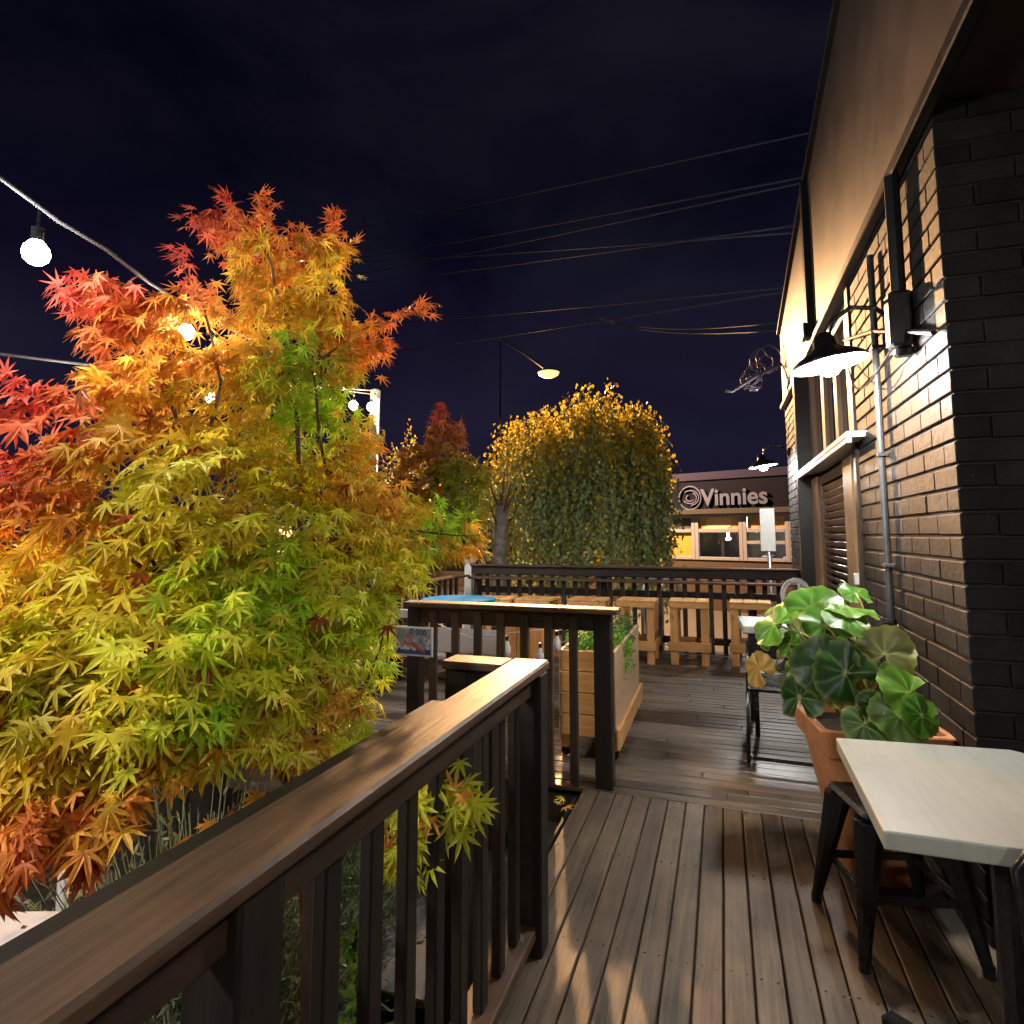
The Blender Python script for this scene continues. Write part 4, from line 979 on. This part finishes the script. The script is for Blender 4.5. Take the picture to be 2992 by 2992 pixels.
# ================================================================ GARDEN
shrubm = leafmat('lavender_leaf', .2, .6)
def tuft(name, label, c, rx, ry, h, n, col, w=.006, curl=.5, cat='shrub'):
    t = empty(name, c, 0, label, cat); V = []; Fc = []; C = []
    for i in range(n):
        a = RNG.uniform(0, 6.283); q = math.sqrt(RNG.random()); p = np.array([math.cos(a)*rx*q*.55, math.sin(a)*ry*q*.55, 0.]); d = np.array([math.cos(a)*q*rx/h, math.sin(a)*q*ry/h, 1.]); L_ = h*RNG.uniform(.5, 1.05)*(1-.3*q)
        cc = np.array(col)*RNG.uniform(.45, 1.5); sd = np.array([-math.sin(a), math.cos(a), 0])+rv(.4); sd /= np.linalg.norm(sd); k = len(V); st = 5
        wob = rv(.06)
        for j in range(st+1):
            f = j/st; pt_ = p+d*L_*f*.8+wob*math.sin(f*5)*curl+np.array([0, 0, -.25*q*f*f*L_]); ww = w*(1-f*.75)
            V += [pt_+sd*ww, pt_-sd*ww]; C += [cc, cc]
            if j: m = k+2*j; Fc.append((m-2, m-1, m+1, m))
        for j in range(5):                                        # small side leaves
            f = RNG.uniform(.3, 1); pt_ = p+d*L_*f*.8+wob*math.sin(f*5)*curl+np.array([0, 0, -.25*q*f*f*L_]); ax = rv(); ax[2] = abs(ax[2]); ax /= np.linalg.norm(ax); s2 = np.cross(ax, rv()); s2 /= np.linalg.norm(s2); m = len(V); l = RNG.uniform(.025, .05)
            V += [pt_, pt_+ax*l*.5+s2*l*.16, pt_+ax*l, pt_+ax*l*.5-s2*l*.16]; Fc.append((m, m+1, m+2, m+3)); C += [cc*1.2]*4
    raw_mesh('foliage', [tuple(v) for v in V], Fc, shrubm, np.array(C), t)
    return t
tuft('lavender_bush', 'grey-green lavender bush with wispy stalks below the handrail', (-1.88, 1.97, -.62), .75, .55, 1.45, 1100, (.15, .185, .11), .007, 1.3)
tuft('fern_clump', 'low dark fern clump at the foot of the lavender bush', (-2.05, 1.62, -.62), .40, .35, .70, 360, (.15, .16, .09), .008, .6)
tuft('low_shrub', 'dark green leafy shrub behind the maple trunk, in the gap below its leaves', (-1.95, 2.75, -.62), .5, .4, .85, 360, (.12, .17, .07), .008)
ivm = leafmat('vine_leaf', .3, .4)
def vine_fn(i):
    f = RNG.random(); p = np.array(atd(668+RNG.normal()*9, 1750+f*215, 1.86))+rv(.012)
    return p, rv()*[1, .6, .6]+[0, -.3, -.4], rv()*.4+[0, -1, .5], RNG.uniform(.025, .05), RNG.uniform(.010, .018), np.array((.16, .36, .06))*RNG.uniform(.5, 1.3)
vn = empty('garden_vine', (-1.12, 1.75, -.62), 0, 'green leafy vine climbing behind the balusters of the worn railing', 'vine')
lo = leaflets(70, vine_fn, ivm, 'foliage', vn); lo.location = (1.12, -1.75, .62)
MB().tube([(-1.1, 1.77, -.64), tuple(atd(672, 1930, 1.88)), tuple(atd(668, 1840, 1.88)), tuple(atd(672, 1750, 1.88))], .006, 6).build('stem', bark, vn, loc=(1.12, -1.75, .62))
sk = empty('garden_stake', (-2.49, 1.86, -.64), R(5), 'slim white post in the garden under the orange maple leaves', 'post')
MB().tube([(0, 0, 0), (0, 0, .86)], .020, 12).build('pole', MT['white'], sk, smooth=True)
MB().tube([(0, 0, .40), (0, 0, .42)], .024, 12).build('clamp', MT['blackmetal'], sk)
wt = empty('splattered_table', (-2.28, 1.30, -.62), R(20), 'white table top spotted with dark leaves, cut off at the left frame edge', 'table')
MB().box((-.35, -.30, .66), (.20, .28, .70), .006).build('tabletop', plain('spotted_white', (.68, .67, .68), .5, noise=.1, scale=18), wt)
MB().box((-.31, -.26, 0), (-.25, -.2, .658), .004).box((.1, .18, 0), (.16, .24, .658), .004).box((-.31, .18, 0), (-.25, .24, .658), .004).box((.1, -.26, 0), (.16, -.2, .658), .004).build('legs', MT['dark_z'], wt)
spl = leafmat('dead_leaf', .1, .7)
def spot_fn(i): return np.array((RNG.uniform(-.3, .17), RNG.uniform(-.25, .25), .703)), rv()*[1, 1, .05], np.array((0, 0, 1.)), RNG.uniform(.02, .05), RNG.uniform(.006, .014), np.array((.09, .06, .05))
ds = empty('dead_leaves', (-2.28, 1.30, -.62), R(20), 'dark dead leaves stuck on the spotted white table top', 'leaves')
leaflets(16, spot_fn, spl, 'litter', ds)
slp = plain('sleeper_timber', (.24, .17, .11), .7, noise=.3, scale=9, bump=.3)
tag(MB().bar((-4.2, 1.3, -.52), (-2.55, 2.15, -.52), .10, .2, .01).build('garden_edging', slp), 'weathered timber sleeper edging the garden bed by the white post', 'edging')
tag(MB().box((-2.2, 1.62, -.62), (-2.02, 1.80, .02), .015).build('stone_block', plain('grey_stone', (.30, .28, .26), .85, noise=.35, scale=10, bump=.5)), 'grey stone block beside the dark fern clump', 'stone')
tag(MB().box((-1.9, .95, -.62), (-1.02, 1.05, .30), .01).build('garden_wall', plain('peach_render', (.60, .36, .26), .7, noise=.18, scale=7, bump=.15)), 'low peach rendered wall glimpsed under the handrail', 'wall')
# ---- fallen leaves on the deck
for i, (px, py, s) in enumerate(((1063, 1507, .05), (1068, 1522, .06), (1050, 1515, .035), (1075, 1478, .05))):
    L_ = Leaves(); p = atz(px, py, .012); L_.add(np.array([0, 0, 0.]), np.array([RNG.normal(), RNG.normal(), .15]), np.array([.1, -.3, 1.]), s*1.1, np.array(lin(((225, 190, 80), (230, 170, 70), (200, 190, 110), (190, 110, 50))[i])), True)
    o = L_.build('fallen_leaf', MAPLE, None); o.location = p; tag(o, 'fallen yellow maple leaf on the deck by the middle railing post', 'leaf', 'fallen leaves on the deck')

# ================================================================ FESTOON LIGHTS
post = empty('festoon_pole', (-3.95, 6.45, -.95), R(6), 'tall dark pole with a white-painted top carrying the festoon lights', 'pole')
PT = Vector(atd(713, 738, 7.5)); HT = PT.z+.95
MB().box((-.05, -.05, 0), (.05, .05, HT-.42), .006).build('shaft', MT['dark_z'], post)
MB().box((-.047, -.047, HT-.419), (.047, .047, HT+.02), .006).build('painted_top', plain('cream_paint', (.30, .28, .22), .5, noise=.12), post)
MB().tube([(.062, -.04, .4), (.062, -.04, HT-.1)], .012, 8).build('conduit', MT['white'], post)
cabm = plain('festoon_cable', (.09, .09, .095), .45, noise=.2)
b = MB()
A0 = Vector((-3.2, -2.6, 2.7)); A1 = Vector(atd(0, 335, 1.62)); A2 = Vector(atd(200, 470, 2.0)); A3 = Vector(atd(345, 572, 2.5)); A4 = Vector(atd(560, 690, 4.2)); A5 = Vector(atd(650, 733, 6.0))
b.tube([A0, A0.lerp(A1, .5)+Vector((0, 0, -.08)), A1, A1.lerp(A2, .5)+Vector((0, 0, -.012)), A2, A2.lerp(A3, .5)+Vector((0, 0, -.012)), A3, A4, A5, PT+Vector((0, 0, 0))], .0068, 8)
c1 = b.build('festoon_cable', cabm, smooth=True); tag(c1, 'thick black festoon cable running down from the upper left into the maple', 'cable')
B0 = Vector(atd(-300, 620, 1.9)); B1 = Vector(atd(0, 668, 2.3)); B2 = Vector(atd(195, 692, 2.7)); B3 = Vector(atd(400, 712, 4.0)); B4 = Vector(atd(600, 730, 5.8))
tag(MB().tube([B0, B1, B2, B3, B4, PT+Vector((0, 0, -.05))], .006, 8).build('festoon_cable', cabm, smooth=True), 'thin festoon cable entering level from the left into the red leaves', 'cable')
glassbulb = emit('festoon_glass', (1, .97, .90), 14)
def bulb(px, py, d, drop, label, watt, r=.032, pos=None):
    p = Vector(pos) if pos is not None else Vector(atd(px, py, d))
    t = empty('festoon_bulb', p, 0, label, 'bulb', 'festoon bulbs strung over the deck')
    MB().tube([(0, 0, r*.8), (0, 0, r*.8+.045)], .016, 12).tube([(0, 0, r*.8+.045), (0, 0, r*.8+.045+drop)], .004, 6).build('socket', MT['black'], t)
    MB().lathe([(.001, -r), (r*.5, -r*.87), (r*.87, -r*.5), (r, 0), (r*.9, r*.45), (r*.6, r*.85), (.014, r*1.1)], n=20).build('glass', glassbulb, t, smooth=True)
    if watt:
        l = bpy.data.lights.new('bulb_light', 'POINT'); l.energy = watt; l.color = (1, .96, .90); l.shadow_soft_size = r*1.15
        o = bpy.data.objects.new('bulb_light', l); COL.objects.link(o); o.parent = t
bulb(68, 478, 1.72, .05, 'big bright festoon bulb nearest the frame edge, against black sky', FB, .034)
bulb(352, 627, 2.45, .06, 'festoon bulb hanging at the end of the thick cable among red leaves', FB*.6, .030)
bulb(200, 733, 2.6, .05, 'festoon bulb half hidden in leaves below the thin cable', FB*.5, .027)
bulb(398, 752, 4.0, .04, 'tiny festoon bulb glinting inside the orange leaves of the maple', FB*.5)
bulb(552, 728, 4.3, .05, 'festoon bulb glinting in the green heart of the maple', FB*.5)
bulb(617, 749, 5.3, .05, 'festoon bulb third from the white-topped pole', FB*2.5)
bulb(667, 765, 6.2, .10, 'festoon bulb second from the white-topped pole', FB*8, .045)
bulb(700, 768, 6.7, .10, 'festoon bulb right against the white-topped pole', FB*8, .045)
for i, pos in enumerate(((-2.33, -.35, 2.18), (-2.78, -1.45, 2.35))):  # unseen extra bulbs, added behind the viewer to brighten the maple
    bulb(0, 0, 0, .05, 'unseen festoon bulb added behind the viewer as fill light for the maple', FN, .034, pos)
# low unlit string behind the middle railing
tag(MB().tube([(-1.9, 3.8, .80), (-1.55, 3.75, .70), (-1.2, 3.72, .76), (-.92, 3.70, .80), (-.72, 3.62, .92)], .004, 6).tube([(-1.12, 3.72, .62), (-.92, 3.70, .72), (-.80, 3.66, .80)], .004, 6).build('string_cable', MT['white'], smooth=True), 'thin white cable sagging behind the middle railing', 'cable')
frost = plain('frosted_glass', (.80, .80, .78), .3)
for i, (x, y, z, lb) in enumerate(((-1.83, 3.79, .69, 'white glass bulb hanging above the painted board'), (-1.30, 3.73, .65, 'white glass bulb hanging in front of the grey bench'), (-.97, 3.71, .70, 'white glass bulb hanging beside the herb planter'), (-1.08, 3.72, .62, 'small white bulb next to the timber crate'))):
    t = empty('pendant_bulb', (x, y, z), 0, lb, 'bulb', 'white bulbs hanging behind the middle railing')
    MB().lathe([(.001, -.05), (.016, -.042), (.026, -.015), (.024, .01), (.012, .04), (.010, .05)], n=16).build('glass', frost, t, smooth=True)
    MB().tube([(0, 0, .05), (0, 0, .08)], .010, 8).build('socket', MT['black'], t)

# ================================================================ STREET
SL = Vector(aty(1035, 703, 18.5))
PTOP = Vector(aty(944, 640, SL.y+2.6))
sl = empty('street_lamp', (PTOP.x, PTOP.y, -.95), 0, 'orange sodium street lamp on a thin arm above the weeping tree', 'street lamp')
o_ = Vector((PTOP.x, PTOP.y, -.95)); lp = SL-o_
MB().tube([(0, 0, 0), (0, 0, PTOP.z+.95)], [.05, .018], 10).build('pole', plain('pole_black', (.002, .002, .002), .9, spec=0), sl)
MB().tube([(0, 0, PTOP.z+.94), tuple(lp*.5+Vector((0, 0, PTOP.z+.95))*.5+Vector((0, 0, .08))), tuple(lp+Vector((-.1, .1, .13)))], .045, 10).build('arm', MT['steel'], sl)
MB().lathe([(.001, .14), (.18, .12), (.32, .05), (.345, .0)], n=24, mat=Matrix.Translation(lp)).build('lamp_head', plain('lamp_grey', (.32, .30, .28), .5), sl, smooth=True)
MB().lathe([(.34, .0), (.30, -.08), (.17, -.15), (.001, -.17)], n=24, mat=Matrix.Translation(lp)).build('lens', emit('sodium_glow', (1, .52, .15), .95), sl, smooth=True)
l = bpy.data.lights.new('sodium_light', 'SPOT'); l.energy = SOD; l.color = (1, .54, .24); l.shadow_soft_size = .12; l.spot_size = R(167); l.spot_blend = .13
o = bpy.data.objects.new('sodium_light', l); COL.objects.link(o); o.parent = sl; o.location = lp+Vector((0, 0, -.30))
l = bpy.data.lights.new('sodium_spill', 'POINT'); l.energy = 140; l.color = (1, .54, .24); l.shadow_soft_size = .1
o = bpy.data.objects.new('sodium_spill', l); COL.objects.link(o); o.parent = sl; o.location = lp+Vector((-.55, .35, -.22))
wirem = plain('overhead_wire', (.055, .065, .12), .6)
W0 = [(1512, 424, 8.3, 600, 540, 40), (1512, 438, 8.3, 600, 494, 40), (1545, 338, 8.6, 610, 527, 42), (1500, 541, 8.4, 620, 614, 40), (1492, 606, 8.4, 1090, 577, 26), (1490, 622, 8.4, 1090, 577, 26), (1575, 240, 8.6, 600, 442, 44), (1540, 330, 8.6, 600, 497, 44), (1496, 548, 8.4, 620, 676, 36)]
for i, (x0, y0, d0, x1, y1, d1) in enumerate(W0):
    a, c = Vector(atd(x0, y0, d0)), Vector(atd(x1, y1, d1)); pp = [a.lerp(c, k/14)+Vector((0, 0, -.45*(4*(k/14)*(1-k/14)) if i in (4, 5) else -.12*(4*(k/14)*(1-k/14)))) for k in range(15)]
    tag(MB().tube(pp, .016 if i not in (4, 5) else .012, 5).build('overhead_wire', wirem, smooth=True), 'thin pale overhead wire crossing the night sky', 'wire', 'overhead wires in the sky')
ps_ = empty('parking_sign', (1.35*.62, 9.6, -.95), R(-14), 'pale road sign seen from behind on a slim pole beyond the counter', 'sign')
SP = Vector(aty(1455, 1000, 9.6)); ps_.location = (SP.x, 9.6, -.95)
MB().tube([(0, 0, 0), (-.05, 0, SP.z+.95+.33)], .028, 12).build('pole', MT['steel'], ps_, smooth=True)
zc = SP.z+.95
MB().box((-.14, -.05, zc-.30), (.06, -.04, zc+.31), .004).build('plate', plain('sign_back', (.55, .55, .52), .45, .2, noise=.1), ps_)
MB().box((-.10, -.04, zc+.2), (.02, .035, zc+.23), .003).box((-.10, -.04, zc-.2), (.02, .035, zc-.17), .003).build('bracket', MT['steel'], ps_)
for i, x in enumerate((-.72, -.95)):
    h = empty('bike_hoop', (x, 8.9, -.83), R(70), 'galvanised bicycle hoop on the footpath behind the counter slats', 'bike rack', 'bicycle hoops on the footpath')
    MB().tube([(-.3, 0, 0), (-.3, 0, 1.35), (-.26, 0, 1.5), (-.15, 0, 1.58), (.15, 0, 1.58), (.26, 0, 1.5), (.3, 0, 1.35), (.3, 0, 0)], .024, 10).build('hoop', MT['steel'], h, smooth=True)

# ---- opportunity shop across the street
U = Vector((.9177, -.3976, 0)); NRM = Vector((-.3976, -.9177, 0))
Q0 = Vector(aty(1385, 1000, 20)); Q0.z = 0
def onf(px, py, back=0.):
    r = Vector(ray(px, py)); e = Vector((0, 0, EYE)); k = (Q0+NRM*back-e).dot(NRM)/r.dot(NRM); p = e+r*k; return (p-Q0).dot(U), p.z
ang = math.atan2(U.y, U.x)
sh = empty('shop_building', (Q0.x, Q0.y, -.95), ang, 'shopfront across the street with a dark fascia and large gridded windows', 'building')
GZ = .95
def L3(px, py, back=0.): a, z = onf(px, py, back); return a, z+GZ
u0, zt = L3(1262, 896, .15); u1, _ = L3(1560, 900); _, zb = L3(1385, 959, .15); _, zw1 = L3(1385, 968); _, zw0 = L3(1385, 1058)
uw = [L3(x, 1000)[0] for x in (1250, 1312, 1400, 1489, 1500, 1580)]
fasc = plain('shop_fascia', (.005, .006, .014), .9, noise=.1, spec=.05); wallp = plain('shop_wall', (.035, .03, .03), .7, noise=.2)
UL = u0-6
MB().box((UL, 3.4, 0), (u1+2, 3.6, zt+.1), 0).box((UL, .251, zw1), (u1+2, 3.4, zw1+.2), 0).box((UL, .251, 0), (u1+2, 3.39, .06), 0).build('wall', wallp, sh)
MB().box((UL, .25, zw0), (L3(1244, 1000)[0], .4, zw1), 0).build('wall', wallp, sh)
MB().box((UL, -.15, zb), (u1+2, .249, zt-.25), .01).build('fascia', fasc, sh)
MB().box((UL, -.20, zt-.249), (u1+2, .3, zt), .01).build('fascia_trim', plain('fascia_trim', (.018, .019, .045), .9, spec=.05), sh)
MB().box((UL, -.25, zb-.16), (u1+2, .24, zb-.002), .01).build('awning_edge', plain('awning', (.010, .010, .018), .8), sh)
MB().box((UL, .0, 0), (u1+2, .249, zw0), .01).build('stall_riser', plain('riser', (.03, .018, .015), .8, noise=.2), sh)
frm = plain('window_frame_pink', (.15, .165, .22), .6, noise=.08, spec=.2)
_, zt1 = L3(1385, 1001); _, zm = L3(1470, 1024)
poster = plain('poster_brown', (.26, .17, .085), .6, noise=.55, scale=5)
posterb = plain('poster_navy', (.025, .022, .045), .6, noise=.6, scale=4)
yelm = plain('yellow_panel', (.28, .17, .03), .55, noise=.08, scale=3)
inner = plain('shop_inside', (.012, .012, .016), .3, noise=.4, scale=2)
cols = [L3(x, 1000)[0] for x in (1245, 1312, 1402, 1490, 1580)]
SHG, nt_, b_, out_ = newmat('shop_glass'); tr_ = N(nt_, 'ShaderNodeBsdfTransparent'); tr_.inputs[0].default_value = (.8, .82, .85, 1); gl_ = N(nt_, 'ShaderNodeBsdfGlossy', Roughness=.03); mx_ = N(nt_, 'ShaderNodeMixShader'); fr_ = N(nt_, 'ShaderNodeFresnel', IOR=1.5)
nt_.links.new(fr_.outputs[0], mx_.inputs[0]); nt_.links.new(tr_.outputs[0], mx_.inputs[1]); nt_.links.new(gl_.outputs[0], mx_.inputs[2]); nt_.links.new(mx_.outputs[0], out_.inputs[0])
rs = random.Random(12)
for k in range(15):                                            # goods on the shop floor behind the glass
    uu = rs.uniform(cols[1], cols[4]); dd = rs.uniform(.6, 2.6); hh = rs.uniform(.5, 1.5); ww = rs.uniform(.2, .6); cc = rs.choice([(.25, .22, .2), (.10, .08, .07), (.35, .33, .32), (.05, .12, .35), (.28, .12, .08)])
    MB().box((uu, dd, .061), (uu+ww, dd+.4, .06+hh), .02).box((uu+ww*.1, dd+.05, .061+hh), (uu+ww*.7, dd+.3, .06+hh+rs.uniform(.1, .4)), .03).build('display', plain('goods', cc, .6, noise=.2), sh)
for k, (px_, py_) in enumerate(((1386, 999), (1410, 998), (1376, 1016), (1372, 1017))):
    a_, z_ = L3(px_, py_, -1.4)
    MB().lathe([(.001, -.06), (.045, -.04), (.06, 0), (.04, .04), (.001, .055)], (a_, 1.4, z_), n=14).tube([(a_, 1.4, z_+.07), (a_, 1.4, zw1)], .01, 5).build('pendant', emit('shop_bulb', (1, .97, .92), 3.5), sh, smooth=True)
l = bpy.data.lights.new('shop_light', 'POINT'); l.energy = 90; l.color = (1, .96, .92); l.shadow_soft_size = .1
o = bpy.data.objects.new('shop_light', l); COL.objects.link(o); o.parent = sh; o.location = ((cols[1]+cols[3])/2, 1.3, zw1-.5)
for i in range(4):
    a, c = cols[i], cols[i+1]
    w = MB().box((a, -.04, zw0), (a+.12, .04, zw1), .01).box((c-.12, -.04, zw0), (c-.001, .04, zw1), .01).box((a+.12, -.04, zw1-.12), (c-.12, .04, zw1), .01).box((a+.12, -.04, zt1-.06), (c-.12, .04, zt1+.06), .01)
    if i >= 2: w.box((a+.12, -.04, zm-.05), (c-.12, .04, zm+.05), .01)
    w.box((a+.12, -.04, zw0), (c-.12, .04, zw0+.1), .01)
    wo = w.build('window', frm, sh)
    MB().box((a+.12, .045, zt1+.06), (c-.12, .06, zw1-.12), 0).build('poster', poster if i in (1, 2) else posterb, wo)
    MB().box((a+.12, .045, zw0+.1), (c-.12, .06, zt1-.06), 0).build('yellow_panel' if i == 0 else 'pane', yelm if i == 0 else SHG, wo)
    if i == 1: MB().lathe([(.001, 0), (.42, 0), (.42, .01), (.001, .01)], n=28, mat=Matrix.Translation(((a+c)/2, .044, (zt1+zw1)/2)) @ Matrix.Scale(.62, 4, (0, 0, 1)) @ Matrix.Rotation(R(90), 4, 'X')).build('roundel', plain('roundel', (.36, .29, .25), .6, noise=.2), wo)
# goods standing close behind the glass, seen as pale shapes
lett = plain('sign_letters', (.060, .075, .14), .8, spec=.1)
ss = empty('shop_sign', (Q0.x, Q0.y, -.95), ang, 'pale shop name lettering with a round swirl emblem on the dark fascia', 'sign')
ua, zz = L3(1384, 938, .2); ub, _ = L3(1450, 938, .2)
tx = text('lettering', 'Vinnies', 1.0, (ua, -.20, zz), (R(90), 0, 0), lett, ss, .03, .022)
bpy.context.view_layer.update(); wdt = tx.dimensions.x
want = 2*(ub-ua); k = want/max(wdt, .1); tx.scale = (k, k, 1)
ue, ze = L3(1302, 940, .2); rad = abs(L3(1324, 942, .2)[0]-L3(1283, 942, .2)[0])/2
b = MB()
b.tube([(ue+rad*math.cos(t*math.pi/20), -.19, ze+rad*math.sin(t*math.pi/20)) for t in range(41)], rad*.07, 6, False)
for s in (.35, .6, .8): b.tube([(ue+rad*s*math.cos(t*.22+s*6), -.19, ze+rad*s*.8*math.sin(t*.22+s*6)) for t in range(18)], rad*.06, 6)
b.build('emblem', lett, ss, smooth=True)
lq = leafmat('litter_leaf', .1, .7)
def lit_fn(i):
    x, y = RNG.uniform(-.6, .75), RNG.uniform(1.2, 7.2)
    return np.array((x, y, .004)), rv()*[1, 1, .08], np.array((0, 0, 1.))+rv(.2), RNG.uniform(.006, .022), RNG.uniform(.002, .006), np.array((.30, .22, .10))*RNG.uniform(.3, 1.6)
lt = leaflets(150, lit_fn, lq, 'leaf_litter'); tag(lt, 'tiny bits of dry leaf scattered over the deck boards', 'leaf litter', kind='stuff')
tag(MB().box((-26, 14.5, -.95), (-12, 15.2, 1.6), .02).build('boundary_wall', plain('white_render', (.55, .53, .52), .6, noise=.08)), 'pale rendered wall across the road glimpsed through the maple', 'wall')
tag(MB().box((-24, 26, -.94), (14, 26.4, -.3), .02).build('street_wall', wallp), 'low dark wall far along the street', 'wall')

# ================================================================ SKY, LIGHT, CAMERA
w = bpy.data.worlds.new('World'); SC.world = w; w.use_nodes = True; nt = w.node_tree; nt.nodes.clear(); L = nt.links.new
out = nt.nodes.new('ShaderNodeOutputWorld'); bg = nt.nodes.new('ShaderNodeBackground'); L(bg.outputs[0], out.inputs[0])
tc = nt.nodes.new('ShaderNodeTexCoord'); mpn = nt.nodes.new('ShaderNodeMapping'); mpn.inputs['Scale'].default_value = (1, 1, 2.2); L(tc.outputs['Generated'], mpn.inputs[0])
nz = N(nt, 'ShaderNodeTexNoise', Scale=2.1, Detail=6, Roughness=.55, Distortion=.5); L(mpn.outputs[0], nz.inputs['Vector'])
cr_ = nt.nodes.new('ShaderNodeValToRGB'); e = cr_.color_ramp.elements; e[0].position = .36; e[0].color = (.0015, .0013, .0050, 1); e[1].position = .68; e[1].color = (.0085, .0080, .0145, 1); L(nz.outputs['Fac'], cr_.inputs[0])
sp = nt.nodes.new('ShaderNodeSeparateXYZ'); L(tc.outputs['Generated'], sp.inputs[0])
hz = nt.nodes.new('ShaderNodeValToRGB'); e = hz.color_ramp.elements; e[0].position = .0; e[0].color = (.010, .008, .025, 1); e[1].position = .5; e[1].color = (0, 0, .001, 1); L(sp.outputs['Z'], hz.inputs[0])
ad = nt.nodes.new('ShaderNodeVectorMath'); L(cr_.outputs[0], ad.inputs[0]); L(hz.outputs[0], ad.inputs[1]); L(ad.outputs[0], bg.inputs[0]); bg.inputs[1].default_value = SKYS
cd = bpy.data.cameras.new('Camera'); cam = bpy.data.objects.new('Camera', cd); COL.objects.link(cam); SC.camera = cam
cd.sensor_width = 36; cd.sensor_fit = 'HORIZONTAL'; cd.lens = F*36/2992; cd.shift_y = (CY-1496)/2992; cd.clip_start = .05; cd.clip_end = 2000
m = Matrix.Identity(4)
for i in range(3):
    m[i][0], m[i][1], m[i][2] = M3[i][0], M3[i][1], -M3[i][2]
m[2][3] = EYE; cam.matrix_world = m
SC.view_settings.view_transform = 'Standard'; SC.view_settings.look = 'None'; SC.view_settings.gamma = 1; SC.view_settings.exposure = EXPO
SC.cycles.use_denoising = True; SC.cycles.max_bounces = 6; SC.cycles.sample_clamp_indirect = 4
